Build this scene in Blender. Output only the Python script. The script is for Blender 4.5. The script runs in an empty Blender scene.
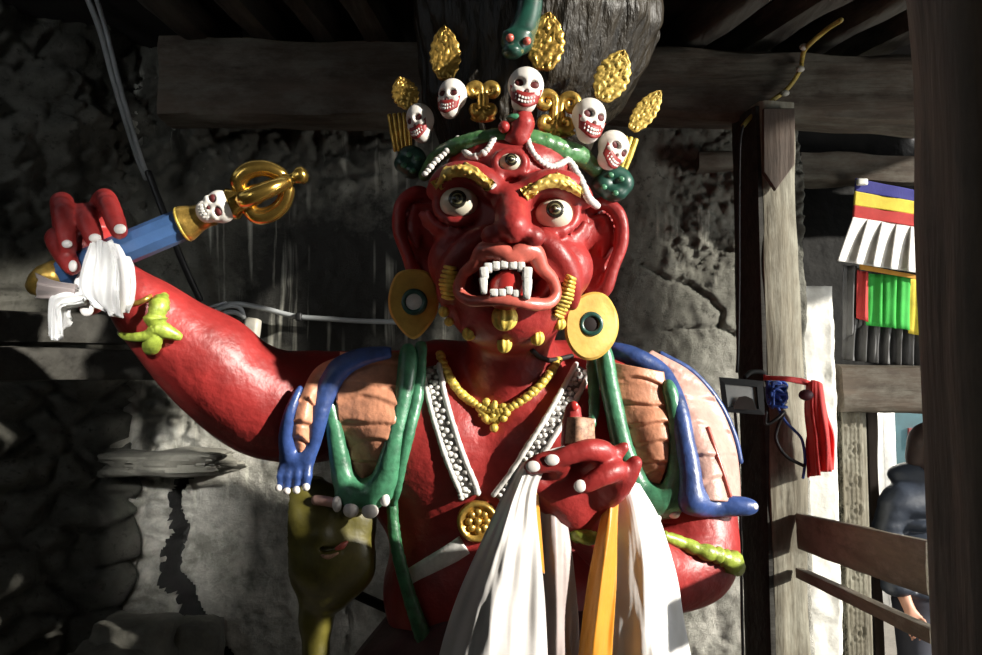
import bpy, math, random
import numpy as np
from mathutils import Vector, Matrix, noise
from mathutils.bvhtree import BVHTree

random.seed(7)
rng = np.random.default_rng(7)
scene = bpy.context.scene
COL = scene.collection
# ------------------------------------------------------------------ camera
F_PX = 850.0
CAM = np.array([0.0, 0.0, 1.70])
TILT = math.radians(4.0)
CT, ST = math.cos(TILT), math.sin(TILT)

def P(px, py, Y):
    """point of the room at depth Y seen along the sight line px, py"""
    x = (px - 491.0) / F_PX
    y = (327.5 - py) / F_PX
    d = np.array([x, CT - y * ST, ST + y * CT])
    return CAM + d * (Y / d[1])

def RAY(px, py):
    x = (px - 491.0) / F_PX
    y = (327.5 - py) / F_PX
    d = np.array([x, CT - y * ST, ST + y * CT])
    return d / np.linalg.norm(d)

def toPX(pts):
    p = np.asarray(pts) - CAM
    zf = p[..., 1] * CT + p[..., 2] * ST
    yu = -p[..., 1] * ST + p[..., 2] * CT
    return 491.0 + F_PX * p[..., 0] / zf, 327.5 - F_PX * yu / zf

cam_d = bpy.data.cameras.new('camera')
cam_d.sensor_width = 36.0
cam_d.lens = F_PX / 982.0 * 36.0
cam_d.clip_start = 0.05
cam = bpy.data.objects.new('camera', cam_d)
COL.objects.link(cam)
cam.location = CAM
cam.rotation_euler = (math.radians(90) + TILT, 0, 0)
scene.camera = cam

# ------------------------------------------------------------------ materials
def mat(name, col, rough=.5, metal=0.0, var=.15, vscale=8.0, bump=.0, bscale=30.0, bdist=.01,
        spec=.5, stretch=(1, 1, 1), col2=None, thr=(.45, .6), sheen=0.0, coat=0.0, emit=None, alpha=None, detail=6):
    m = bpy.data.materials.new(name)
    m.use_nodes = True
    nt = m.node_tree
    b = nt.nodes['Principled BSDF']
    N = nt.nodes.new
    L = nt.links.new
    tc = N('ShaderNodeTexCoord')
    mp = N('ShaderNodeMapping')
    mp.inputs['Scale'].default_value = stretch
    L(tc.outputs['Object'], mp.inputs['Vector'])
    n1 = N('ShaderNodeTexNoise')
    n1.inputs['Scale'].default_value = vscale
    n1.inputs['Detail'].default_value = detail
    n1.inputs['Roughness'].default_value = .65
    L(mp.outputs['Vector'], n1.inputs['Vector'])
    cr = N('ShaderNodeValToRGB')
    c = np.array(col[:3])
    lo = np.clip(c * (1 - var * 1.6), 0, 1)
    hi = np.clip(c * (1 + var * 1.6), 0, 1)
    cr.color_ramp.elements[0].position = .3
    cr.color_ramp.elements[1].position = .7
    cr.color_ramp.elements[0].color = (*lo, 1)
    cr.color_ramp.elements[1].color = (*hi, 1)
    L(n1.outputs['Fac'], cr.inputs['Fac'])
    out = cr.outputs['Color']
    if col2 is not None:
        n2 = N('ShaderNodeTexNoise')
        n2.inputs['Scale'].default_value = vscale * 2.3
        n2.inputs['Detail'].default_value = 8
        n2.inputs['Roughness'].default_value = .7
        L(mp.outputs['Vector'], n2.inputs['Vector'])
        r2 = N('ShaderNodeValToRGB')
        r2.color_ramp.elements[0].position = thr[0]
        r2.color_ramp.elements[1].position = thr[1]
        L(n2.outputs['Fac'], r2.inputs['Fac'])
        mx = N('ShaderNodeMixRGB')
        L(r2.outputs['Color'], mx.inputs['Fac'])
        L(out, mx.inputs['Color1'])
        mx.inputs['Color2'].default_value = (*col2, 1)
        out = mx.outputs['Color']
    L(out, b.inputs['Base Color'])
    b.inputs['Roughness'].default_value = rough
    b.inputs['Metallic'].default_value = metal
    b.inputs['Specular IOR Level'].default_value = spec
    b.inputs['Sheen Weight'].default_value = sheen
    b.inputs['Coat Weight'].default_value = coat
    b.inputs['Coat Roughness'].default_value = .25
    if emit:
        b.inputs['Emission Color'].default_value = (*emit[0], 1)
        b.inputs['Emission Strength'].default_value = emit[1]
    if alpha is not None:
        b.inputs['Alpha'].default_value = alpha
    if bump > 0:
        nb = N('ShaderNodeTexNoise')
        nb.inputs['Scale'].default_value = bscale
        nb.inputs['Detail'].default_value = 5
        L(mp.outputs['Vector'], nb.inputs['Vector'])
        bp = N('ShaderNodeBump')
        bp.inputs['Strength'].default_value = bump
        bp.inputs['Distance'].default_value = bdist
        L(nb.outputs['Fac'], bp.inputs['Height'])
        L(bp.outputs['Normal'], b.inputs['Normal'])
    return m

def wood(name, col, axis, rough=.75, dust=None, k=1.0):
    st = [7, 7, 7]
    st[axis] = .8
    m = mat(name, col, rough, var=.30, vscale=1.8 * k, bump=.6, bscale=4.5 * k, bdist=.015, stretch=tuple(st), spec=.25)
    if dust:
        nt = m.node_tree; N = nt.nodes.new; L = nt.links.new
        b = nt.nodes['Principled BSDF']
        src = b.inputs['Base Color'].links[0].from_socket
        tc = N('ShaderNodeTexCoord'); mp = N('ShaderNodeMapping')
        s2 = [1.6, 1.6, 1.6]; s2[axis] = .7
        mp.inputs['Scale'].default_value = s2
        L(tc.outputs['Object'], mp.inputs['Vector'])
        n = N('ShaderNodeTexNoise'); n.inputs['Scale'].default_value = 4.5; n.inputs['Detail'].default_value = 9; n.inputs['Roughness'].default_value = .72
        L(mp.outputs['Vector'], n.inputs['Vector'])
        r = N('ShaderNodeValToRGB'); r.color_ramp.elements[0].position = .44; r.color_ramp.elements[1].position = .62
        L(n.outputs['Fac'], r.inputs['Fac'])
        x = N('ShaderNodeMixRGB'); L(r.outputs['Color'], x.inputs['Fac']); L(src, x.inputs['Color1']); x.inputs['Color2'].default_value = (*dust, 1)
        L(x.outputs['Color'], b.inputs['Base Color'])
    return m

M = {}
RED = (.285, .024, .022)
M['red'] = mat('red_lacquer', RED, .44, var=.24, vscale=6, bump=.5, bscale=17, bdist=.016, spec=.45, coat=.05)
M['lip'] = mat('lip_paint', (.50, .11, .08), .35, var=.2, vscale=20, bump=.1, bscale=60, coat=.2)
M['mouth'] = mat('mouth_inside', (.16, .008, .008), .4, var=.2, vscale=10)
M['throat'] = mat('throat', (.012, .006, .006), .7)
M['tongue'] = mat('tongue_red', (.42, .03, .025), .3, coat=.3)
M['white'] = mat('white_paint', (.74, .70, .64), .45, var=.08, vscale=14, bump=.15, bscale=50)
M['bone'] = mat('bone_paint', (.68, .66, .62), .4, var=.14, vscale=25, bump=.25, bscale=70, bdist=.006)
M['strap'] = mat('strap_ground', (.20, .19, .18), .6, var=.4, vscale=60, bump=.5, bscale=90, bdist=.008)
M['nail'] = mat('nail_paint', (.70, .66, .62), .35, var=.1, vscale=30)
M['iris'] = mat('iris_dark', (.02, .018, .012), .2, coat=.4)
M['irisring'] = mat('iris_ring', (.16, .145, .075), .25, coat=.4)
M['sclera'] = mat('eye_white', (.72, .66, .52), .22, var=.06, vscale=20, coat=.5)
M['gold'] = mat('gold_paint', (.62, .39, .09), .34, metal=.75, var=.3, vscale=26, bump=.35, bscale=60, bdist=.006)
M['goldy'] = mat('gold_ochre_paint', (.66, .46, .11), .42, metal=.35, var=.25, vscale=30, bump=.35, bscale=70, bdist=.006,
                 col2=(.16, .10, .03), thr=(.6, .72))
M['brow'] = mat('brow_gold', (.70, .52, .10), .42, metal=.25, var=.25, vscale=30, bump=.4, bscale=80, bdist=.006)
M['brass'] = mat('polished_brass', (.66, .42, .10), .22, metal=.95, var=.18, vscale=14, bump=.06, bscale=30)
M['ochre'] = mat('ochre_disc', (.60, .38, .075), .5, var=.12, vscale=18, bump=.1, bscale=60, metal=.1)
M['teal'] = mat('teal_dark', (.02, .075, .06), .35, var=.3, vscale=20, coat=.3)
M['green'] = mat('green_gloss', (.055, .20, .105), .38, var=.3, vscale=18, bump=.35, bscale=40, bdist=.01, coat=.35)
M['greenband'] = mat('green_gilded', (.07, .20, .07), .34, var=.3, vscale=30, bump=.35, bscale=60, bdist=.008, coat=.3,
                     col2=(.42, .40, .10), thr=(.60, .70))
M['snake'] = mat('snake_green', (.27, .34, .045), .4, var=.35, vscale=25, bump=.4, bscale=60, bdist=.008, coat=.2)
M['cord'] = mat('dark_green', (.035, .13, .055), .4, var=.35, vscale=25, bump=.4, bscale=60, coat=.2)
M['darkgreen'] = mat('dark_green_cloth', (.010, .055, .038), .4, var=.4, vscale=14, coat=.2)
M['blue'] = mat('blue_gloss', (.032, .066, .21), .40, var=.3, vscale=14, bump=.3, bscale=36, bdist=.01, coat=.2)
M['salmon'] = mat('salmon_flesh', (.56, .25, .145), .45, var=.2, vscale=14, bump=.5, bscale=22, bdist=.014, coat=.1)
M['pink'] = mat('pale_flesh', (.50, .30, .25), .45, var=.14, vscale=10, bump=.5, bscale=24, bdist=.014,
                col2=(.55, .22, .17), thr=(.5, .75))
M['olive'] = mat('olive_hide', (.10, .086, .014), .42, var=.3, vscale=8, bump=.3, bscale=24, bdist=.01, coat=.25)
M['hair'] = mat('hair_lacquer', (.018, .0135, .0075), .45, var=.45, vscale=4, bump=.7, bscale=10, bdist=.02,
                stretch=(5, 5, 1), coat=.05, spec=.3)
M['shaft'] = mat('staff_blue', (.04, .09, .21), .35, var=.15, vscale=10, bump=.06, bscale=40)
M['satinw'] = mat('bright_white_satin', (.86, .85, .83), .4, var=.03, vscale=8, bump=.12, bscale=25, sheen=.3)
M['satin'] = mat('shaded_white_satin', (.60, .575, .55), .30, var=.05, vscale=8, bump=.12, bscale=25, bdist=.01, sheen=.3, spec=.6)  # greyer copy of the white satin, half shadow put into its colour
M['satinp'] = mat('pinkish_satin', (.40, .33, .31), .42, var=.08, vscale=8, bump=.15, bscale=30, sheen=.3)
M['satiny'] = mat('yellow_satin', (.60, .235, .008), .42, var=.08, vscale=8, bump=.15, bscale=30, sheen=.3)
M['paper'] = mat('banknote_paper', (.36, .20, .125), .6, var=.5, vscale=50)
M['maroon'] = mat('maroon_cloth', (.06, .012, .018), .6, var=.3, vscale=10, bump=.3, bscale=20)
M['woodX'] = wood('old_wood_x', (.075, .058, .043), 0, dust=(.125, .115, .092))
M['woodY'] = wood('old_wood_y', (.055, .047, .038), 1, dust=(.10, .095, .08))
M['woodZ'] = wood('old_wood_z', (.15, .135, .10), 2, dust=(.25, .24, .19))
M['woodFG'] = wood('dark_wood_z', (.10, .076, .060), 2, dust=(.075, .06, .05), k=.8)
M['woodpost'] = wood('front_post_wood', (.23, .175, .135), 2, dust=(.17, .135, .11), k=.8)
M['socket'] = mat('skull_hollow', (.09, .006, .006), .6)
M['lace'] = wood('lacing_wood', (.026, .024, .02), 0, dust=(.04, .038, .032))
M['gum'] = mat('grin_red', (.26, .02, .018), .5, var=.2, vscale=40)
M['joist'] = wood('joist_wood', (.06, .054, .046), 1, dust=(.09, .085, .07))
M['board'] = mat('ceiling_board', (.02, .018, .016), .9, var=.3, vscale=6)
M['rail'] = wood('rail_wood', (.13, .115, .085), 1, dust=(.2, .18, .15))
M['nearblack'] = mat('near_black_plaster', (.012, .0115, .0105), .9, var=.4, vscale=3, bump=.5, bscale=10, bdist=.03)  # near-black, for the recess wall and the corner crack
M['stone'] = mat('rubble_stone', (.15, .145, .12), .9, var=.3, vscale=5, bump=.6, bscale=18, bdist=.02)
M['earth'] = mat('earth_floor', (.09, .08, .065), .95, var=.2, vscale=3, bump=.3, bscale=12, bdist=.02)
M['limewash'] = mat('limewash', (.66, .65, .60), .85, var=.1, vscale=5, bump=.5, bscale=12, bdist=.02)
M['black'] = mat('black_metal', (.006, .006, .006), .6, var=.1, spec=.2)
M['glass'] = mat('lamp_glass', (.30, .29, .25), .15, var=.15, vscale=6, coat=.5)
M['reflector'] = mat('lamp_reflector', (.10, .095, .085), .3, metal=.4)
M['wireblue'] = mat('blue_wire', (.04, .10, .42), .4)
M['wireblack'] = mat('black_wire', (.012, .012, .012), .5)
M['wiregrey'] = mat('grey_cable', (.40, .42, .42), .45, var=.1)
M['wiredk'] = mat('dim_cable', (.22, .23, .23), .5, var=.2)
M['wireyel'] = mat('yellow_cord', (.34, .25, .05), .6, var=.3, vscale=20)
M['redcloth'] = mat('red_cloth', (.62, .025, .02), .7, var=.15, vscale=10, sheen=.3)
M['boxcream'] = mat('cream_plastic', (.40, .38, .32), .5)
M['flagblue'] = mat('flag_blue', (.035, .035, .22), .8, bump=.2, bscale=200)
M['flagyellow'] = mat('flag_yellow', (.72, .56, .06), .8, bump=.2, bscale=200)
M['flagred'] = mat('flag_red', (.46, .035, .03), .8, bump=.2, bscale=200)
M['flagwhite'] = mat('flag_white', (.74, .72, .68), .8, bump=.2, bscale=200)
M['flaggreen'] = mat('flag_green', (.03, .36, .045), .8, bump=.2, bscale=200)
M['flaggrey'] = mat('flag_grey', (.14, .14, .14), .8, var=.15, vscale=10)
M['flagorange'] = mat('flag_orange', (.5, .24, .03), .8)
M['jacket'] = mat('navy_puffer', (.03, .038, .055), .45, var=.2, vscale=6, bump=.25, bscale=14, bdist=.02)
M['trouser'] = mat('dark_trousers', (.03, .032, .045), .8)
M['skin'] = mat('skin', (.52, .27, .18), .5, var=.08)
M['hairp'] = mat('brown_hair', (.035, .018, .014), .6, var=.3, vscale=30)
M['tealdoor'] = mat('teal_paint', (.010, .036, .042), .6)
M['redsign'] = mat('red_paint', (.09, .010, .010), .6)

# ------------------------------------------------------------------ objects
ROOT = {}
def new_mesh(V, F, m, smooth=True):
    me = bpy.data.meshes.new('m')
    V = np.asarray(V, dtype=np.float32)
    if isinstance(F, np.ndarray) and F.ndim == 2:
        nf, k = F.shape
        me.vertices.add(len(V)); me.vertices.foreach_set('co', V.ravel())
        me.loops.add(nf * k); me.loops.foreach_set('vertex_index', F.ravel().astype(np.int32))
        me.polygons.add(nf); me.polygons.foreach_set('loop_start', np.arange(0, nf * k, k, dtype=np.int32))
        me.update(calc_edges=True)
    else:
        me.from_pydata([tuple(map(float, v)) for v in V], [], [tuple(map(int, f)) for f in F])
    me.validate()
    me.polygons.foreach_set('use_smooth', [smooth] * len(me.polygons))
    if m is not None:
        for mm in (m if isinstance(m, (list, tuple)) else [m]):
            me.materials.append(mm)
    me.update()
    return me

def tag(o, label=None, cat=None, group=None, kind=None):
    if label: o['label'] = label
    if cat: o['category'] = cat
    if group: o['group'] = group
    if kind: o['kind'] = kind
    return o

def empty(name, loc, label=None, cat=None, group=None, kind=None):
    o = bpy.data.objects.new(name, None)
    o.empty_display_size = .1
    COL.objects.link(o)
    o.location = tuple(map(float, loc))
    ROOT[o.name] = np.array(loc, float)
    return tag(o, label, cat, group, kind)

def obj(name, V, F, m, parent=None, smooth=True, label=None, cat=None, group=None, kind=None, angle=None):
    """V in room coordinates; the origin goes to the base of a top-level thing, else to the part's centre"""
    V = np.asarray(V, float)
    if parent is None:
        org = np.array([(V[:, 0].min() + V[:, 0].max()) / 2, (V[:, 1].min() + V[:, 1].max()) / 2, V[:, 2].min()])
    else:
        org = (V.min(0) + V.max(0)) / 2
    me = new_mesh(V - org, F, m, smooth)
    me.name = name
    o = bpy.data.objects.new(name, me)
    COL.objects.link(o)
    ROOT[o.name] = org
    if parent is not None:
        o.parent = parent
        o.location = tuple(org - ROOT[parent.name])
    else:
        o.location = tuple(org)
    if angle is not None:
        me.polygons.foreach_set('use_smooth', [True] * len(me.polygons))
        try:
            me.set_sharp_from_angle(angle=math.radians(angle))
        except Exception:
            pass
    return tag(o, label, cat, group, kind)

class MB:
    def __init__(s): s.V = []; s.F = []; s.n = 0
    def add(s, vf):
        V, F = vf
        s.V.append(np.asarray(V, float))
        s.F.extend([tuple(int(i) + s.n for i in f) for f in F])
        s.n += len(V)
        return s
    def obj(s, name, m, parent=None, **k):
        return obj(name, np.concatenate(s.V), s.F, m, parent, **k)

def catmull(pts, n=8, closed=False):
    p = [np.asarray(q, float) for q in pts]
    if len(p) < 3 and not closed:
        return np.array([p[0] + (p[-1] - p[0]) * t for t in np.linspace(0, 1, n + 1)])
    out = []
    N = len(p)
    segs = N if closed else N - 1
    for i in range(segs):
        if closed:
            a, b, c, d = p[(i - 1) % N], p[i], p[(i + 1) % N], p[(i + 2) % N]
        else:
            b, c = p[i], p[i + 1]
            a = p[i - 1] if i > 0 else 2 * b - c
            d = p[i + 2] if i + 2 < N else 2 * c - b
        for k in range(n):
            t = k / n
            out.append(.5 * ((2 * b) + (-a + c) * t + (2 * a - 5 * b + 4 * c - d) * t * t + (-a + 3 * b - 3 * c + d) * t ** 3))
    if not closed:
        out.append(p[-1])
    return np.array(out)

def frames(path, closed=False):
    path = np.asarray(path, float)
    n = len(path)
    T = np.roll(path, -1, 0) - np.roll(path, 1, 0)
    if not closed:
        T[0] = path[1] - path[0]; T[-1] = path[-1] - path[-2]
    T /= np.linalg.norm(T, axis=1)[:, None] + 1e-12
    up = np.array([0, -1.0, 0.0])
    if abs(T[0] @ up) > .9: up = np.array([0, 0, 1.0])
    N = np.zeros_like(path)
    v = up - T[0] * (up @ T[0])
    N[0] = v / np.linalg.norm(v)
    for i in range(1, n):
        v = N[i - 1] - T[i] * (N[i - 1] @ T[i])
        N[i] = v / (np.linalg.norm(v) + 1e-12)
    return T, N, np.cross(T, N)

def tube(pts, r, seg=10, n=6, closed=False, flat=1.0, wob=0.0, smooth=True):
    """round bar swept along pts; r scalar or list; flat squeezes along the first normal (towards the viewer)"""
    path = catmull(pts, n, closed) if smooth else np.asarray(pts, float)
    m = len(path)
    if np.isscalar(r):
        R = np.full(m, float(r))
    else:
        r = list(r)
        R = np.interp(np.linspace(0, 1, m), np.linspace(0, 1, len(r)), r)
    if wob:
        R = R * (1 + wob * rng.standard_normal(m))
    T, N, B = frames(path, closed)
    ang = np.linspace(0, 2 * math.pi, seg, endpoint=False)
    V = (path[:, None, :] + R[:, None, None] * (flat * np.cos(ang)[None, :, None] * N[:, None, :] + np.sin(ang)[None, :, None] * B[:, None, :])).reshape(-1, 3)
    F = []
    for i in range(m if closed else m - 1):
        j = (i + 1) % m
        for k in range(seg):
            k2 = (k + 1) % seg
            F.append((i * seg + k, i * seg + k2, j * seg + k2, j * seg + k))
    if not closed:
        V = list(V)
        for idx, sgn in ((0, -1), (m - 1, 1)):
            base = len(V)
            ring = [path[idx] + T[idx] * sgn * R[idx] * .45 + R[idx] * .75 * (flat * math.cos(a) * N[idx] + math.sin(a) * B[idx]) for a in ang]
            V.extend(ring); V.append(path[idx] + T[idx] * sgn * R[idx] * .62)
            for k in range(seg):
                k2 = (k + 1) % seg
                q = (idx * seg + k, idx * seg + k2, base + k2, base + k)
                t = (base + k, base + k2, base + seg)
                if sgn < 0: q = q[::-1]; t = t[::-1]
                F.append(q); F.append(t)
        V = np.array(V)
    return V, F

def ball(c, r, seg=16, rings=10, rot=None):
    r = np.array([r, r, r] if np.isscalar(r) else r, float)
    V = [(0, 0, 1)]
    for i in range(1, rings):
        a = math.pi * i / rings
        for k in range(seg):
            b = 2 * math.pi * k / seg
            V.append((math.sin(a) * math.cos(b), math.sin(a) * math.sin(b), math.cos(a)))
    V.append((0, 0, -1))
    V = np.array(V) * r
    if rot is not None: V = V @ np.asarray(rot).T
    F = []
    for k in range(seg):
        k2 = (k + 1) % seg
        F.append((0, 1 + k, 1 + k2))
        for i in range(rings - 2):
            a = 1 + i * seg
            F.append((a + k, a + seg + k, a + seg + k2, a + k2))
        a = 1 + (rings - 2) * seg
        F.append((a + k, len(V) - 1, a + k2))
    return V + np.asarray(c, float), F

def frame_from(d, up=(0, 0, 1)):
    """matrix columns x,y,z with z along d"""
    z = np.asarray(d, float); z = z / np.linalg.norm(z)
    u = np.asarray(up, float)
    if abs(z @ u) > .95: u = np.array([0, -1.0, 0])
    x = np.cross(u, z); x /= np.linalg.norm(x)
    y = np.cross(z, x)
    return np.stack([x, y, z], 1)

def lathe(a, b, prof, seg=24):
    """revolve prof [(t, radius)] about the line a->b"""
    a = np.asarray(a, float); b = np.asarray(b, float)
    R = frame_from(b - a)
    V = []; F = []
    n = len(prof)
    for t, r in prof:
        c = a + (b - a) * t
        for k in range(seg):
            an = 2 * math.pi * k / seg
            V.append(c + R[:, 0] * r * math.cos(an) + R[:, 1] * r * math.sin(an))
    for i in range(n - 1):
        for k in range(seg):
            k2 = (k + 1) % seg
            F.append((i * seg + k, i * seg + k2, (i + 1) * seg + k2, (i + 1) * seg + k))
    F.append(tuple(range(seg))[::-1]); F.append(tuple((n - 1) * seg + k for k in range(seg)))
    return np.array(V), F

def loft(G, th):
    """closed sheet of thickness th from a grid of points G[m][n] (front side towards -Y)"""
    G = np.asarray(G, float)
    m, n, _ = G.shape
    du = np.gradient(G, axis=0); dv = np.gradient(G, axis=1)
    N = np.cross(du, dv)
    N /= np.linalg.norm(N, axis=2)[..., None] + 1e-9
    if N[..., 1].mean() > 0: N = -N
    B = G - N * th
    V = np.concatenate([G.reshape(-1, 3), B.reshape(-1, 3)])
    F = []
    o = m * n
    for i in range(m - 1):
        for j in range(n - 1):
            a, b, c, d = i * n + j, i * n + j + 1, (i + 1) * n + j + 1, (i + 1) * n + j
            F.append((a, b, c, d)); F.append((o + d, o + c, o + b, o + a))
    rim = [j for j in range(n)] + [i * n + n - 1 for i in range(1, m)] + [(m - 1) * n + j for j in range(n - 2, -1, -1)] + [i * n for i in range(m - 2, 0, -1)]
    for k in range(len(rim)):
        a, b = rim[k], rim[(k + 1) % len(rim)]
        F.append((b, a, o + a, o + b))
    return V, F

def resample_grid(rows, mu, nv):
    """smooth a coarse grid of points to mu x nv"""
    rows = [catmull(r, 8) for r in rows]
    cols = []
    for r in rows:
        t = np.linspace(0, len(r) - 1, nv)
        cols.append(np.stack([np.interp(t, np.arange(len(r)), r[:, k]) for k in range(3)], 1))
    A = np.array(cols)
    out = []
    for j in range(nv):
        c = catmull(A[:, j], 8) if len(A) > 2 else catmull([A[0, j], A[1, j]], 8)
        t = np.linspace(0, len(c) - 1, mu)
        out.append(np.stack([np.interp(t, np.arange(len(c)), c[:, k]) for k in range(3)], 1))
    return np.array(out).transpose(1, 0, 2)

def plate(pts, th, bev=.004, axis=(0, 1, 0)):
    """bevelled plate from a 3D outline, thickness th going away along axis"""
    p = np.asarray(pts, float)
    ax = np.asarray(axis, float)
    c = p.mean(0)
    d = c - p
    d /= np.linalg.norm(d, axis=1)[:, None] + 1e-9
    n = len(p)
    rings = [p + d * bev, p + ax * bev, p + ax * (th - bev), p + d * bev + ax * th]
    V = np.concatenate(rings)
    F = []
    for i in range(3):
        for k in range(n):
            k2 = (k + 1) % n
            F.append((i * n + k, i * n + k2, (i + 1) * n + k2, (i + 1) * n + k))
    F.append(tuple(range(n))[::-1]); F.append(tuple(3 * n + k for k in range(n)))
    return V, F

def fbm(p, sc, octv=4, seed=0.0):
    return noise.fractal(Vector((p[0] * sc + seed, p[1] * sc + seed * .7, p[2] * sc - seed)), 1.0, 2.0, octv)

def timber(a, b, w, h, m, name, seed=0, rot=0.0, amp=.008, parent=None, up=(0, 0, 1), seg=.05, ns=6, **k):
    """squared, weathered timber from a to b; w across, h along up"""
    a = np.asarray(a, float); b = np.asarray(b, float)
    L = np.linalg.norm(b - a)
    R = frame_from(b - a, up)
    if rot:
        c, s = math.cos(rot), math.sin(rot)
        x, y = R[:, 0] * c + R[:, 1] * s, -R[:, 0] * s + R[:, 1] * c
        R = np.stack([x, y, R[:, 2]], 1)
    n = max(3, int(L / seg))
    sec = []
    for e, (x0, y0, x1, y1) in enumerate(((-1, -1, 1, -1), (1, -1, 1, 1), (1, 1, -1, 1), (-1, 1, -1, -1))):
        for i in range(ns):
            t = i / ns
            x, y = x0 + (x1 - x0) * t, y0 + (y1 - y0) * t
            q = .93 if i == 0 else 1.0
            sec.append((x * q, y * q))
    sec = np.array(sec)
    V = []; F = []
    m_ = len(sec)
    for i in range(n + 1):
        c = a + (b - a) * i / n
        for (x, y) in sec:
            p = c + R[:, 0] * x * w / 2 + R[:, 1] * y * h / 2
            g = fbm(p - R[:, 2] * (R[:, 2] @ p) * .75, 7, 3, seed)
            d = R[:, 0] * x + R[:, 1] * y
            V.append(p + d / (np.linalg.norm(d) + 1e-9) * amp * g * 1.6)
    for i in range(n):
        for k_ in range(m_):
            k2 = (k_ + 1) % m_
            F.append((i * m_ + k_, i * m_ + k2, (i + 1) * m_ + k2, (i + 1) * m_ + k_))
    F.append(tuple(range(m_))[::-1]); F.append(tuple(n * m_ + i for i in range(m_)))
    return obj(name, np.array(V), F, m, parent, angle=50, **k)

def boxm(lo, hi):
    x0, y0, z0 = lo; x1, y1, z1 = hi
    V = [(x0, y0, z0), (x1, y0, z0), (x1, y1, z0), (x0, y1, z0), (x0, y0, z1), (x1, y0, z1), (x1, y1, z1), (x0, y1, z1)]
    F = [(3, 2, 1, 0), (4, 5, 6, 7), (0, 1, 5, 4), (1, 2, 6, 5), (2, 3, 7, 6), (3, 0, 4, 7)]
    return np.array(V, float), F

def rbox(c, x, y, z, R=None, bev=.1):
    """bevelled box with half sizes x,y,z and rotation R"""
    n = 5
    pts = {}
    V = []; F = []
    s = np.linspace(-1, 1, n)
    def vid(p):
        k = tuple(np.round(p, 5))
        if k not in pts:
            pts[k] = len(V); V.append(p)
        return pts[k]
    for ax in range(3):
        for sg in (-1, 1):
            for i in range(n - 1):
                for j in range(n - 1):
                    q = []
                    for (u, v) in ((s[i], s[j]), (s[i + 1], s[j]), (s[i + 1], s[j + 1]), (s[i], s[j + 1])):
                        p = np.zeros(3); p[ax] = sg; p[(ax + 1) % 3] = u; p[(ax + 2) % 3] = v
                        q.append(vid(p))
                    F.append(tuple(q) if sg > 0 else tuple(q[::-1]))
    V = np.array(V)
    e = 10 - 8 * min(bev, .9)
    nrm = (np.abs(V) ** e).sum(1) ** (1 / e)
    V = V / nrm[:, None] * np.array([x, y, z])
    if R is not None: V = V @ np.asarray(R).T
    return V + np.asarray(c, float), F

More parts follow.
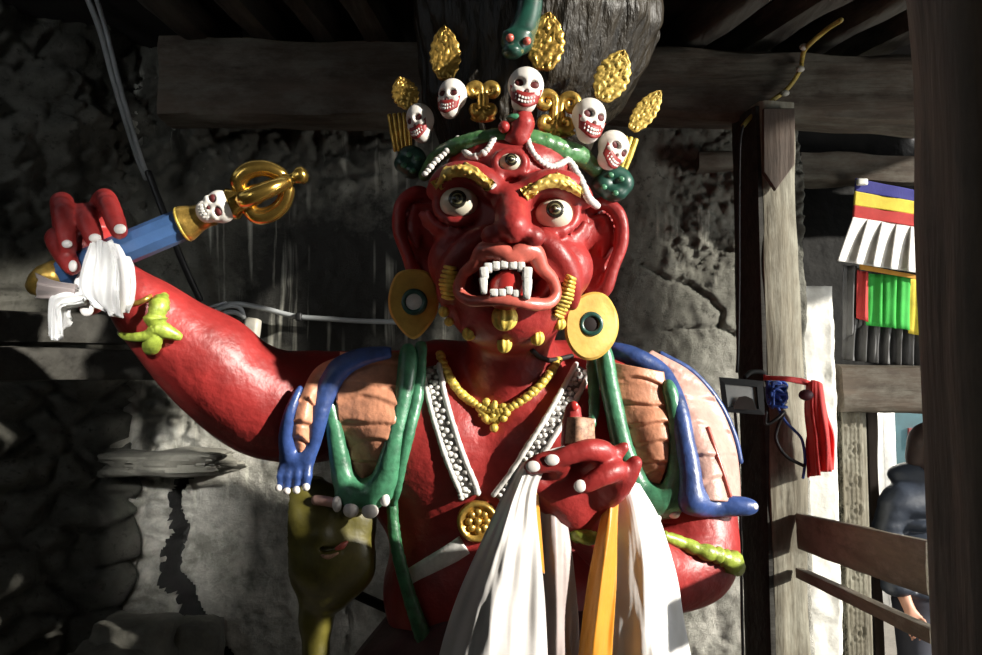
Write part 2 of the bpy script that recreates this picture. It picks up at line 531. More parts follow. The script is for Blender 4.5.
# ------------------------------------------------------------------ sculpting with distance fields
class Field:
    def __init__(s, lo, hi, h):
        s.lo = np.array(lo, float); s.h = h
        s.n = np.ceil((np.array(hi, float) - s.lo) / h).astype(int) + 1
        s.d = np.full(s.n, 1.0, np.float32)
    def _box(s, lo, hi):
        i0 = np.clip(np.floor((lo - s.lo) / s.h).astype(int), 0, s.n)
        i1 = np.clip(np.ceil((hi - s.lo) / s.h).astype(int) + 1, 0, s.n)
        return i0, i1
    def _apply(s, lo, hi, fn, k, op):
        mg = max(k, .02) + 3 * s.h
        i0, i1 = s._box(np.asarray(lo) - mg, np.asarray(hi) + mg)
        if np.any(i1 <= i0): return
        ax = [(s.lo[a] + s.h * np.arange(i0[a], i1[a])).astype(np.float32) for a in range(3)]
        X = ax[0][:, None, None]; Yy = ax[1][None, :, None]; Z = ax[2][None, None, :]
        b = fn(X, Yy, Z)
        sl = tuple(slice(i0[a], i1[a]) for a in range(3))
        a_ = s.d[sl]
        if op == 'add':
            if k <= 1e-5: r = np.minimum(a_, b)
            else:
                hh = np.clip(.5 + .5 * (b - a_) / k, 0, 1)
                r = b + (a_ - b) * (1 - hh) - k * hh * (1 - hh)
                r = np.where(hh >= 1, a_, np.where(hh <= 0, b, b * (1 - hh) + a_ * hh - k * hh * (1 - hh)))
        else:
            b = -b
            if k <= 1e-5: r = np.maximum(a_, b)
            else:
                hh = np.clip(.5 - .5 * (b - a_) / k, 0, 1)
                r = b * (1 - hh) + a_ * hh + k * hh * (1 - hh)
        s.d[sl] = r
    def ell(s, c, r, k=.03, op='add', R=None):
        c = np.asarray(c, float); r = np.asarray([r] * 3 if np.isscalar(r) else r, float)
        rm = r if R is None else np.full(3, r.max())
        def fn(X, Y, Z):
            x, y, z = X - c[0], Y - c[1], Z - c[2]
            if R is not None:
                x, y, z = (R[0, 0] * x + R[1, 0] * y + R[2, 0] * z, R[0, 1] * x + R[1, 1] * y + R[2, 1] * z, R[0, 2] * x + R[1, 2] * y + R[2, 2] * z)
            k0 = np.sqrt((x / r[0]) ** 2 + (y / r[1]) ** 2 + (z / r[2]) ** 2)
            k1 = np.sqrt((x / r[0] ** 2) ** 2 + (y / r[1] ** 2) ** 2 + (z / r[2] ** 2) ** 2)
            return (k0 * (k0 - 1) / (k1 + 1e-6)).astype(np.float32)
        s._apply(c - rm, c + rm, fn, k, op)
    def cap(s, a, b, ra, rb, k=.03, op='add'):
        a = np.asarray(a, float); b = np.asarray(b, float)
        R = max(ra, rb)
        ba = b - a; L2 = float(ba @ ba) + 1e-12
        def fn(X, Y, Z):
            x, y, z = X - a[0], Y - a[1], Z - a[2]
            t = np.clip((x * ba[0] + y * ba[1] + z * ba[2]) / L2, 0, 1)
            return (np.sqrt((x - t * ba[0]) ** 2 + (y - t * ba[1]) ** 2 + (z - t * ba[2]) ** 2) - (ra + t * (rb - ra))).astype(np.float32)
        s._apply(np.minimum(a, b) - R, np.maximum(a, b) + R, fn, k, op)
    def chain(s, pts, rs, k=.02, op='add', n=0):
        pts = [np.asarray(p, float) for p in pts]
        if np.isscalar(rs): rs = [rs] * len(pts)
        if n:
            q = catmull(pts, n); rs = np.interp(np.linspace(0, 1, len(q)), np.linspace(0, 1, len(rs)), rs); pts = list(q)
        for i in range(len(pts) - 1):
            s.cap(pts[i], pts[i + 1], rs[i], rs[i + 1], k, op)
    def mesh(s, smooth=1):
        d = s.d
        ins = d < 0
        n0, n1, n2 = d.shape
        c = np.zeros((n0 - 1, n1 - 1, n2 - 1), np.uint8)
        for i in (0, 1):
            for j in (0, 1):
                for k in (0, 1):
                    c += ins[i:n0 - 1 + i, j:n1 - 1 + j, k:n2 - 1 + k]
        act = np.argwhere((c > 0) & (c < 8))
        idx = np.full(c.shape, -1, np.int32)
        idx[act[:, 0], act[:, 1], act[:, 2]] = np.arange(len(act))
        corner = {}
        for i in (0, 1):
            for j in (0, 1):
                for k in (0, 1):
                    corner[i, j, k] = d[act[:, 0] + i, act[:, 1] + j, act[:, 2] + k]
        acc = np.zeros((len(act), 3)); cnt = np.zeros(len(act))
        for ax in range(3):
            for u in (0, 1):
                for v in (0, 1):
                    p = [0, 0, 0]; p[(ax + 1) % 3] = u; p[(ax + 2) % 3] = v
                    q = list(p); q[ax] = 1
                    a, b = corner[tuple(p)], corner[tuple(q)]
                    mk = (a < 0) != (b < 0)
                    t = a / np.where(mk, a - b, 1)
                    pt = np.tile(np.array(p, float), (len(act), 1)); pt[:, ax] = t
                    acc[mk] += pt[mk]; cnt[mk] += 1
        V = s.lo + s.h * (act + acc / np.maximum(cnt, 1)[:, None])
        Fs = []
        for ax in range(3):
            a1, a2 = (ax + 1) % 3, (ax + 2) % 3
            sl0 = [slice(None)] * 3; sl1 = [slice(None)] * 3
            sl0[ax] = slice(0, -1); sl1[ax] = slice(1, None)
            A, B = ins[tuple(sl0)], ins[tuple(sl1)]
            e = np.argwhere(A != B)
            e = e[(e[:, a1] > 0) & (e[:, a2] > 0) & (e[:, a1] < d.shape[a1] - 1) & (e[:, a2] < d.shape[a2] - 1)]
            s_in = ins[e[:, 0], e[:, 1], e[:, 2]]
            q = []
            for (u, v) in ((0, 0), (1, 0), (1, 1), (0, 1)):
                c_ = e.copy(); c_[:, a1] -= u; c_[:, a2] -= v
                q.append(idx[c_[:, 0], c_[:, 1], c_[:, 2]])
            q = np.stack(q, 1)
            q[~s_in] = q[~s_in][:, ::-1]
            Fs.append(q)
        Fq = np.concatenate(Fs)
        Fq = Fq[(Fq >= 0).all(1)]
        for _ in range(smooth):
            sm = np.zeros_like(V); ct = np.zeros(len(V))
            for a, b in ((0, 1), (1, 2), (2, 3), (3, 0)):
                np.add.at(sm, Fq[:, a], V[Fq[:, b]]); np.add.at(ct, Fq[:, a], 1)
                np.add.at(sm, Fq[:, b], V[Fq[:, a]]); np.add.at(ct, Fq[:, b], 1)
            V = V * .4 + .6 * sm / np.maximum(ct, 1)[:, None]
        return V, Fq
WORLD = .85
SUN_SLOPE, SUN_EL, SUN_E, SUN_A = 2.0, 19, 10.0, 1.6
EXPO = -0.18
FILL_GAP = (-.68, -.52, 2.62, 3.06)
CORNER_FILL_W = 48
RIGHT_W = 42
RIGHT_P = (3.2, 2.42, 1.7)
OPEN_SOLID = [(-1.0, .33), (1.95, 2.3), (2.52, 2.84), (4.4, 5.0)]
LEFT_W = 5.5
# ================================================================== the room
FLOOR = 0.0
def zat(py, Y): return P(491, py, Y)[2]
def xat(px, Y): return P(px, 327, Y)[0]
def S(o): return tag(o, kind='structure')

def seg_dist(px, py, poly):
    """distance in sight-line units to a polyline, with a width per vertex"""
    best = np.full(px.shape, 1e9)
    for (x0, y0, w0), (x1, y1, w1) in zip(poly[:-1], poly[1:]):
        dx, dy = x1 - x0, y1 - y0
        t = np.clip(((px - x0) * dx + (py - y0) * dy) / (dx * dx + dy * dy + 1e-9), 0, 1)
        d = np.hypot(px - x0 - t * dx, py - y0 - t * dy) / (w0 + t * (w1 - w0))
        best = np.minimum(best, d)
    return best

def wall_grid(a, b, z0, z1, step, dispf, th=.25):
    """rough wall between plan points a and b (front on the camera side), displaced towards the viewer by dispf"""
    a = np.array(a, float); b = np.array(b, float)
    L = np.linalg.norm(b - a)
    d = (b - a) / L
    nrm = np.array([d[1], -d[0]])
    if nrm[1] > 0: nrm = -nrm
    nu, nv = int(L / step) + 1, int((z1 - z0) / step) + 1
    us = np.linspace(0, L, nu); vs = np.linspace(z0, z1, nv)
    G = np.zeros((nv, nu, 3))
    G[..., 0] = a[0] + d[0] * us[None, :]; G[..., 1] = a[1] + d[1] * us[None, :]; G[..., 2] = vs[:, None]
    D = dispf(G)
    G[..., 0] += nrm[0] * D; G[..., 1] += nrm[1] * D
    V = G.reshape(-1, 3)
    ij = np.arange(nu * nv).reshape(nv, nu)
    F = np.stack([ij[:-1, :-1], ij[:-1, 1:], ij[1:, 1:], ij[1:, :-1]], -1).reshape(-1, 4)
    # back side
    bk = []
    for (q, z) in ((a, z0), (b, z0), (b, z1), (a, z1)):
        bk.append((q[0] - nrm[0] * th, q[1] - nrm[1] * th, z))
    o = len(V)
    V = np.concatenate([V, np.array(bk)])
    F = [tuple(f) for f in F] + [(o + 3, o + 2, o + 1, o)]
    F.append(tuple([o + 1] + [int(i) for i in ij[0, ::-1]] + [o]) )
    F.append(tuple([o + 3] + [int(i) for i in ij[-1]] + [o + 2]))
    F.append(tuple([o] + [int(i) for i in ij[:, 0]] + [o + 3]))
    F.append(tuple([o + 2] + [int(i) for i in ij[::-1, -1]] + [o + 1]))
    return V, F

def vfbm(G, sc, octv, seed):
    sh = G.shape[:2]
    out = np.array([noise.fractal(Vector((p[0] * sc + seed, p[1] * sc, p[2] * sc - seed)), 1.0, 2.0, octv) for p in G.reshape(-1, 3)])
    return out.reshape(sh)

def vcell(G, sx, sz, seed):
    sh = G.shape[:2]
    o = np.zeros(G.reshape(-1, 3).shape[0])
    for i, p in enumerate(G.reshape(-1, 3)):
        w = .35 * noise.noise(Vector((p[0] * 4, p[1] * 4, p[2] * 4 + seed)))
        d, _ = noise.voronoi(Vector((p[0] * sx + seed + w, p[1] * sx + w * .3, p[2] * sz - seed + w)))
        o[i] = d[1] - d[0]
    return o.reshape(sh)

# wall material: grey-green plaster with stains and pale drip marks
def wall_mat(name, base, light, dark, sc=1.0, drip=False):
    m = bpy.data.materials.new(name)
    m.use_nodes = True
    nt = m.node_tree; N = nt.nodes.new; L = nt.links.new
    b = nt.nodes['Principled BSDF']
    tc = N('ShaderNodeTexCoord')
    def noi(scale, det=8, rough=.65, vec=None):
        n = N('ShaderNodeTexNoise'); n.inputs['Scale'].default_value = scale
        n.inputs['Detail'].default_value = det; n.inputs['Roughness'].default_value = rough
        L(vec or tc.outputs['Object'], n.inputs['Vector']); return n.outputs['Fac']
    def ramp(f, p0, p1, c0=(0, 0, 0), c1=(1, 1, 1)):
        r = N('ShaderNodeValToRGB'); e = r.color_ramp.elements
        e[0].position, e[1].position = p0, p1
        e[0].color = (*c0, 1); e[1].color = (*c1, 1)
        L(f, r.inputs['Fac']); return r.outputs['Color']
    def mix(f, a, c, t='MIX'):
        x = N('ShaderNodeMixRGB'); x.blend_type = t
        if isinstance(f, float): x.inputs['Fac'].default_value = f
        else: L(f, x.inputs['Fac'])
        for s, v in ((x.inputs['Color1'], a), (x.inputs['Color2'], c)):
            if isinstance(v, tuple): s.default_value = (*v, 1)
            else: L(v, s)
        return x.outputs['Color']
    c = ramp(noi(3.5 * sc), .38, .64, base, light)
    c = mix(ramp(noi(1.1 * sc, 5), .48, .62), c, dark)
    c = mix(ramp(noi(22 * sc, 6, .7), .56, .70), c, tuple(x * .45 for x in base))
    c = mix(ramp(noi(30 * sc, 5, .75), .66, .74), c, tuple(min(1, x * 1.25) for x in light))
    if drip:
        # whitewash on the lower wall, reaching higher to paint in the sun's brightness
        sp = N('ShaderNodeSeparateXYZ'); L(tc.outputs['Object'], sp.inputs[0])
        ad = N('ShaderNodeMath'); ad.operation = 'MULTIPLY_ADD'; L(noi(2.6, 6), ad.inputs[0]); ad.inputs[1].default_value = 1.3
        L(sp.outputs['Z'], ad.inputs[2])
        mr = N('ShaderNodeMapRange'); mr.inputs['From Min'].default_value = 2.85; mr.inputs['From Max'].default_value = 2.25
        L(ad.outputs[0], mr.inputs['Value'])
        c = mix(mr.outputs[0], c, mix(ramp(noi(5, 8, .7), .40, .62), (.28, .275, .235), (.66, .64, .57)))
        # dark mottled patch high on the wall left of the statue's head
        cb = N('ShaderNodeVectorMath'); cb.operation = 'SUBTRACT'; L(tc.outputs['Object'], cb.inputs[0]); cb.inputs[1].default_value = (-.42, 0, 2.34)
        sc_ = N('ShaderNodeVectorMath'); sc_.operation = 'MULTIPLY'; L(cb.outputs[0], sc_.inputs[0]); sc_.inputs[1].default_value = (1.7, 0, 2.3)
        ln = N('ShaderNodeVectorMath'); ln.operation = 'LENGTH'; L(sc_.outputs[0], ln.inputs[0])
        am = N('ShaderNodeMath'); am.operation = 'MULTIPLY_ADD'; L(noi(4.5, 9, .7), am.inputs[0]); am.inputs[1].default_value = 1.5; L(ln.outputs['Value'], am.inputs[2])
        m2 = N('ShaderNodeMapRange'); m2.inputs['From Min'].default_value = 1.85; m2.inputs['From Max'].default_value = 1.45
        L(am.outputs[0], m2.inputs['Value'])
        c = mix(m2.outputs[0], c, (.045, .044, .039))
        mp = N('ShaderNodeMapping'); mp.inputs['Scale'].default_value = (22, 1, .9)
        L(tc.outputs['Object'], mp.inputs['Vector'])
        st = ramp(noi(1.0, 3, .5, mp.outputs['Vector']), .56, .68)
        # runs of whitewash only in a few places on this wall
        where = ramp(noi(1.6, 2), .52, .6)
        c = mix(mix(1.0, st, where, 'MULTIPLY'), c, tuple(min(1, x * 1.9) for x in light))
    L(c, b.inputs['Base Color'])
    b.inputs['Roughness'].default_value = .9
    b.inputs['Specular IOR Level'].default_value = .25
    bp = N('ShaderNodeBump'); bp.inputs['Strength'].default_value = 1.0; bp.inputs['Distance'].default_value = .035
    L(noi(20 * sc, 12, .82), bp.inputs['Height']); L(bp.outputs['Normal'], b.inputs['Normal'])
    return m

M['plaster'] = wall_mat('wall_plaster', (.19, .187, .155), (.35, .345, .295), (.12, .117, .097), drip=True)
M['stonewall'] = wall_mat('wall_stones', (.10, .096, .08), (.175, .17, .143), (.064, .062, .05), sc=1.3)

# back wall
CRK = []
CX = P(128, 327, 4.10)[0]
def disp_back(G):
    px, py = toPX(G)
    D = .035 * vfbm(G, 1.6, 3, 3.1) + .016 * vfbm(G, 6, 5, 9.2) + .008 * vfbm(G, 24, 5, 4.2)
    # rougher, broken plaster in the upper part right of the statue and along the top
    rough = np.clip((300 - py) / 60, 0, 1) * np.clip((px - 655) / 25, 0, 1) + np.clip((215 - py) / 60, 0, 1) * (px < 420) * .9
    rough = np.clip(rough, 0, 1)
    D += rough * (.06 * np.abs(vfbm(G, 7, 6, 1.3)) + .05 * np.abs(vfbm(G, 19, 5, 7.3)) - .03 + (px < 420) * (.14 * np.clip(vcell(G, 6, 8, 6.1), 0, .4) - .02))
    # rough stones showing left of the corner crack
    st = np.clip((205 - px) / 18, 0, 1) * np.clip((py - 380) / 20, 0, 1)
    D += st * (.055 * np.clip(vcell(G, 9, 12, 4.7), 0, .45) * 2 - .03)
    for poly, dep in ((((196, 455, 5), (178, 490, 4), (172, 512, 5), (180, 530, 5), (168, 556, 7), (168, 578, 8), (184, 592, 7), (188, 612, 8), (204, 632, 8), (222, 660, 7)), .16),
                      (((640, 262, 1.5), (668, 278, 2.), (690, 283, 2.4), (712, 300, 2.6), (722, 312, 2.5), (722, 328, 2.5), (736, 334, 1.8)), .035),
                      (((662, 330, 1.4), (690, 327, 1.8), (722, 327, 2.2)), .03),
                      (((700, 262, 1.4), (716, 246, 1.8), (738, 252, 1.5)), .03),
                      (((345, 480, 1.2), (352, 560, 1.6), (346, 655, 1.6)), .02)):
        wob = 2.2 * vfbm(G, 22, 3, 5.5)
        d = seg_dist(px + wob * 1.5, py + wob, poly)
        D -= dep * np.clip(1.25 - d, 0, 1) ** .6
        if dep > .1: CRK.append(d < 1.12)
    return D
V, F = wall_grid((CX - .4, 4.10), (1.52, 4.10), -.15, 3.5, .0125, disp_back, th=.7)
wb = S(obj('wall_back', V, F, [M['plaster'], M['nearblack']], smooth=True))
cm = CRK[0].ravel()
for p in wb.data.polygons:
    if len(p.vertices) == 4 and any(v < len(cm) and cm[v] for v in p.vertices): p.material_index = 1  # crack faces coloured near-black, the shade of its depth painted in

# left wall, running from the corner towards the viewer
def disp_left(G):
    px, py = toPX(G)
    c = np.clip(vcell(G, 3.6, 6.2, 2.2), 0, .5)
    D = .11 * np.clip(c * 2.2, 0, 1) ** .7 - .05 + .07 * vfbm(G, 2.0, 3, 6.6) + .02 * vfbm(G, 10, 5, 2.5)
    up = np.clip((300 - py) / 60, 0, 1)
    D = D * (1 - .75 * up) + up * (.12 * vfbm(G, 3.4, 6, 8.1) + .09 * np.abs(vfbm(G, 8, 6, 3.1)) + .16 * np.clip(vcell(G, 5.5, 7, 9.4), 0, .4) - .06)
    return D
LW_B = (-3.15, 2.45)
V, F = wall_grid(LW_B, (CX + .03, 4.12), -.15, 3.5, .018, disp_left)
S(obj('wall_left', V, F, M['stonewall']))

# floor
V, F = boxm((-4, -1.2, -.12), (4.2, 5.1, 0))
S(obj('floor', V, F, M['earth'], smooth=False))
V, F = boxm((1.2, 5.1, -.42), (6, 9, -.30))
S(obj('floor_outside', V, F, M['earth'], smooth=False))

# unseen wall behind the viewer
# two gaps cut in it for the added fill lamps on the left side
wx0, wx1, wz0, wz1 = FILL_GAP
mb = MB()
mb.add(boxm((-4.2, -1.0, -.05), (-3.3, -.75, 4.6))); mb.add(boxm((-3.3, -1.0, -.05), (-2.3, -.75, 2.3))); mb.add(boxm((-3.3, -1.0, 3.4), (-2.3, -.75, 4.6))); mb.add(boxm((-2.3, -1.0, -.05), (wx0, -.75, 4.6))); mb.add(boxm((wx1, -1.0, -.05), (3.5, -.75, 4.6)))
mb.add(boxm((wx0, -1.0, -.05), (wx1, -.75, wz0))); mb.add(boxm((wx0, -1.0, wz1), (wx1, -.75, 4.6)))
S(mb.obj('wall_front', M['stone'], smooth=False))
V, F = boxm((-4.2, -1.0, -.05), (-3.95, 3.2, 3.6))
S(obj('wall_side', V, F, M['stone'], smooth=False))

# ceiling boards over the joists
V, F = boxm((-2.6, 3.05, zat(50, 3.75) + .15), (3.4, 5.2, zat(50, 3.75) + .21))
S(obj('ceiling', V, F, M['board'], smooth=False))

V, F = boxm((-4, -1.0, 4.55), (3.5, 3.05, 4.62))
S(obj('ceiling_front', V, F, M['board'], smooth=False))  # unseen slab added overhead to keep sky light out
# unseen right wall, its gaps and lintels shaped to steer the sun
mb = MB()
for (y0, y1) in OPEN_SOLID:
    mb.add(boxm((3.3, y0, -.3), (3.42, y1, 4.6)))
mb.add(boxm((3.302, -.8, 4.32), (3.42, 1.9, 4.6)))
mb.add(boxm((3.302, 2.0, 3.62), (3.42, 4.9, 4.6)))
S(mb.obj('wall_right', M['stone'], smooth=False))

# right part of the back wall: dark wall further back, with the doorway
YB = 4.95
x0d, x1d = xat(872, YB), xat(872, YB) + 1.0
zl = zat(412, YB)
mb = MB()
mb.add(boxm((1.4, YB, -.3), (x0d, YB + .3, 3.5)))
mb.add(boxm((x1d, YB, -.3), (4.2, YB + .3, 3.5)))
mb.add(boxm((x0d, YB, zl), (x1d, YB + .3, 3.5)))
S(mb.obj('wall_back_right', M['nearblack'], smooth=False))

# limewashed pier between the post and the doorway
def disp_pier(G):
    return .02 * vfbm(G, 4, 4, 3.3) + .012 * vfbm(G, 14, 4, 7.7)
YPI = 4.35
V, F = wall_grid((xat(770, YPI), YPI), (xat(834, YPI), YPI), -.1, zat(286, YPI), .02, disp_pier, th=.3)
S(obj('wall_pier', V, F, M['limewash']))

# the doorway's carved frame
door = S(empty('door_1', (x0d, 4.6, 0)))
def jamb():
    a0, a1 = xat(837, 4.62), xat(864, 4.62)
    z1 = zat(404, 4.62)
    nx, nz = 20, 150
    G = np.zeros((nz, nx, 3))
    for i in range(nz):
        for j in range(nx):
            u, v = j / (nx - 1), i / (nz - 1)
            z = -.1 + (z1 + .1) * v
            # running scroll carved down the middle of the jamb
            ph = z / .16
            cy = (ph - math.floor(ph) - .5) * .16
            cx = (u - .45) * (a1 - a0)
            rr = math.hypot(cx, cy)
            sw = math.sin(rr * 190 + math.atan2(cy, cx) * (1 if int(math.floor(ph)) % 2 else -1))
            rel = .008 * sw * max(0, 1 - rr / .09) + .004 * math.sin(u * 40)
            if u > .82: rel = -.03
            G[i, j] = (a0 + (a1 - a0) * u, 4.60 - rel, z)
    return loft(G, .12)
V, F = jamb()
obj('door_jamb', V, F, M['woodZ'], door)
timber((xat(868.5, 4.88), 4.90, -.1), (xat(868.5, 4.88), 4.90, zl + .1), .055, .08, M['woodFG'], 'door_post', 31, parent=door, up=(0, 1, 0))
timber((xat(834, 4.6), 4.6, (zat(412, 4.6) + zat(366, 4.6)) / 2), (xat(990, 4.6) , 4.6, (zat(412, 4.6) + zat(366, 4.6)) / 2), .2, zat(366, 4.6) - zat(412, 4.6), M['woodX'], 'door_lintel', 12, parent=door, amp=.012)

# sunny alley outside
V, F = boxm((1.5, 7.6, -.35), (7, 7.8, 3.0))
S(obj('wall_outside', V, F, M['limewash'], smooth=False))
td = empty('alley_door', (xat(915, 7.55), 7.5, -.3), 'teal painted door with a dark red panel across the alley outside', 'door')
V, F = boxm((xat(888, 7.5), 7.5, -.3), (xat(960, 7.5), 7.58, zat(412, 7.5) + .25))
obj('door_leaf', V, F, M['tealdoor'], td, smooth=False)
V, F = boxm((xat(904, 7.5), 7.47, zat(448, 7.5)), (xat(950, 7.5), 7.5, zat(428, 7.5)))
obj('door_panel', V, F, M['redsign'], td, smooth=False, label='dark red panel')
V, F = boxm((xat(885, 7.5), 7.44, -.3), (xat(888.5, 7.5), 7.59, zat(412, 7.5) + .3))
obj('door_stile', V, F, M['flagwhite'], td, smooth=False, label='pale edge post')

# ---------------------------------------------------------------- timbers
YBM = 3.75
zt, zb = zat(50, YBM), zat(126, YBM)
timber((xat(640, YBM) - .3, YBM, zat(53, YBM) / 2 + zat(112, YBM) / 2), (3.3, YBM - .12, zat(92, YBM) / 2 + zat(152, YBM) / 2), .24, zat(60, YBM) - zat(124, YBM), M['woodX'], 'ceiling_beam', 3, amp=.02,
       label='thick weathered wooden ceiling beam running right from behind the statue to the front post', cat='beam')
timber((xat(160, YBM), 3.77, zat(84, YBM)), (xat(640, YBM) - .32, 3.77, zat(86, YBM)), .24, zat(46, YBM) - zat(122, YBM), M['woodX'], 'ceiling_beam', 5, amp=.022,
       label='dark rough ceiling beam ending in the stone wall left of the statue', cat='beam')
# joists
jl = [(196, 'leftmost dark joist above the left beam'), (262, 'joist with a pale worn end above the left beam'), (322, 'third joist from the left above the left beam'),
      (378, 'joist directly left of the statue hair'), (700, 'first joist right of the statue hair'), (772, 'second joist right of the statue hair'),
      (842, 'joist under which the yellow cord is tied'), (905, 'joist running up to the dark front post')]
for i, (px, lb) in enumerate(jl):
    x = xat(px, 3.67)
    sk = .30 if px > 500 else -.12
    z = zt + .075
    timber((x + sk * -.35, 4.07, z), (x + sk * .75, 3.06, z), .11, .14, M['joist'], 'ceiling_joist', 40 + i, amp=.02, label='dark wooden ' + lb, cat='joist', group='ceiling joists')

# middle post with its nailed bracket
pc = np.array([P(775, 300, 3.58)[0], 3.58])
def post(name, c, z0, z1, w, d, rot, m, seed, amp, label, cat):
    return timber((c[0], c[1], z0), (c[0], c[1], z1), w, d, m, name, seed, rot=rot, amp=amp, up=(0, 1, 0), label=label, cat=cat)
pst = empty('wooden_post', (pc[0], pc[1], 0), 'grey wooden post under the beam carrying the black floodlight', 'post')
timber((pc[0], pc[1], 0), (pc[0] - .02, pc[1], zb + .02), .165, .21, M['woodZ'], 'post_shaft', 8, rot=math.radians(9), amp=.010, up=(0, 1, 0), parent=pst)
ang = math.radians(28)
timber((pc[0] - .088, pc[1] + .01, 0.0), (pc[0] - .106, pc[1] + .01, zb), .03, .235, M['lace'], 'side_board', 9, rot=math.radians(9), amp=.005, up=(0, 1, 0), parent=pst, label='black board on the left side of the post')  # near-black board added over the post's left face
fx = np.array([math.cos(ang), math.sin(ang)])   # along the lit face
fn = np.array([fx[1], -fx[0]])
b0 = np.array([P(779, 150, 3.7)[0], 3.7])
bk = []
for (px, py) in ((764, 108), (795, 108), (795, 164), (776, 190), (764, 172)):
    bk.append(P(px, py, 3.435))
V, F = plate(bk, .03, .004)
obj('post_bracket', V, F, M['woodFG'], pst, smooth=False, label='dark pointed board nailed on the post top')

# dark stub beam behind the post
timber((xat(800, 4.7), 4.7, zat(170, 4.7)), (3.2, 4.7, zat(174, 4.7)), .16, zat(158, 4.7) - zat(184, 4.7), M['woodX'], 'lintel_beam', 14, amp=.025,
       label='rough short timber set in the dark wall right of the post, above the flags', cat='beam')
timber((xat(700, 4.03), 4.03, zat(163, 4.03)), (xat(742, 4.03), 4.01, zat(163, 4.03)), .1, .06, M['woodX'], 'timber_stub', 16, amp=.02,
       label='short broken timber end sticking out of the wall left of the post', cat='timber')

# nearest post on the right
fp = empty('front_post', (.552, .93, 0), 'large dark brown wooden post nearest the viewer at the right edge', 'post')
def fpost():
    V = []; F = []
    n = 70; sec = 28
    for i in range(n + 1):
        z = 0 + 3.9 * i / n
        for k in range(sec):
            a = 2 * math.pi * k / sec
            ex = 6.0
            c, s_ = math.cos(a), math.sin(a)
            r = 1 / (abs(c) ** ex + abs(s_) ** ex) ** (1 / ex)
            p = np.array([.552 + .06 * r * c, .93 + .07 * r * s_, z])
            g = .007 * fbm(np.array([p[0], p[1], z * .35]), 8, 4, 2.2) + .005 * math.sin(z * 2.9 + .6) * (c < 0)
            V.append(p + np.array([c, s_, 0]) * g)
    for i in range(n):
        for k in range(sec):
            k2 = (k + 1) % sec
            F.append((i * sec + k, i * sec + k2, (i + 1) * sec + k2, (i + 1) * sec + k))
    F.append(tuple(range(sec))[::-1]); F.append(tuple(n * sec + k for k in range(sec)))
    return np.array(V), F
V, F = fpost()
obj('post_shaft', V, F, M['woodpost'], fp)

# railing of two boards between the two posts
def board(q, name, label, seed, th=.035):
    (ax, ay, aY), (bx, by, bY), (cx, cy), (dx, dy) = q   # top-left, top-right, bottom-right, bottom-left
    a, b, c, d = P(ax, ay, aY), P(bx, by, bY), P(cx, cy, bY), P(dx, dy, aY)
    e = (b - a) * .28
    za, zb_ = (a + d) / 2, (b + c) / 2
    timber(za, zb_ + (zb_ - za) * .006, th, (a[2] - d[2] + b[2] - c[2]) / 2, M['rail'], name, seed, amp=.004, label=label, cat='rail')
board(((800, 513, 3.46), (932, 541, 2.32), (932, 594), (800, 550)), 'railing_board', 'wide upper board of the wooden railing between the two posts', 51)
board(((800, 568, 3.46), (935, 628, 2.32), (935, 644), (800, 578)), 'railing_board', 'narrow lower board of the wooden railing between the two posts', 52)

# timber lacing at the left, below the raised hand
def lace(px0, py0, px1, py1, Y0, Y1, hgt, seed, label):
    a, b = P(px0, py0, Y0), P(px1, py1, Y1)
    timber(a, b, .16, hgt, M['lace'], 'lacing_timber', seed, amp=.008, label=label, cat='timber')
lace(-60, 326, 128, 330, 3.02, 3.74, .13, 61, 'upper dark timber set in the stone wall below the raised hand')
lace(-60, 364, 150, 366, 3.00, 3.80, .125, 62, 'lower dark timber set in the stone wall below the raised hand')

# stone ledge and rubble
def rock(name, c, size, seed, m, label, cat, group=None, k=.18, flat=5, R=None):
    V, F = rbox((0, 0, 0), 1, 1, 1, None, .3)
    # subdivide by a finer lattice
    n = 13
    pts = {}; V = []; F = []
    s = np.linspace(-1, 1, n)
    def vid(p):
        q = tuple(np.round(p, 5))
        if q not in pts: pts[q] = len(V); V.append(p)
        return pts[q]
    for ax in range(3):
        for sg in (-1, 1):
            for i in range(n - 1):
                for j in range(n - 1):
                    q = []
                    for (u, v) in ((s[i], s[j]), (s[i + 1], s[j]), (s[i + 1], s[j + 1]), (s[i], s[j + 1])):
                        p = np.zeros(3); p[ax] = sg; p[(ax + 1) % 3] = u; p[(ax + 2) % 3] = v
                        q.append(vid(p))
                    F.append(tuple(q) if sg > 0 else tuple(q[::-1]))
    V = np.array(V)
    V = V / ((np.abs(V) ** flat).sum(1) ** (1 / flat))[:, None]
    W = []
    for p in V:
        g = k * fbm(p, 1.3, 4, seed * 3.7)
        W.append(p * (1 + g))
    W = np.array(W) * np.array(size)
    if R is not None: W = W @ np.asarray(R).T
    return obj(name, W + np.asarray(c), F, m, label=label, cat=cat, group=group, angle=40)
rock('stone_ledge', P(168, 462, 3.98), (.29, .16, .055), 3, M['stone'], 'thin flat stone slab jutting from the wall beside the corner crack', 'stone', k=.3)
rock('rubble_stone', P(140, 640, 3.86), (.17, .14, .10), 5, M['stone'], 'flat topped block of rubble at the foot of the corner crack', 'stone', 'fallen rubble')
rock('rubble_stone', P(196, 646, 3.94), (.11, .1, .12), 7, M['stone'], 'rounded rubble stone right of the flat topped block', 'stone', 'fallen rubble')
rock('rubble_stone', P(108, 668, 3.74), (.16, .16, .10), 9, M['stone'], 'lowest rubble stone at the bottom of the picture left of the crack', 'stone', 'fallen rubble')
rock('wall_stone', P(262, 20, 3.95), (.10, .14, .09), 11, M['stone'], 'pale lump of stone among the joists above the left beam', 'stone', k=.3)
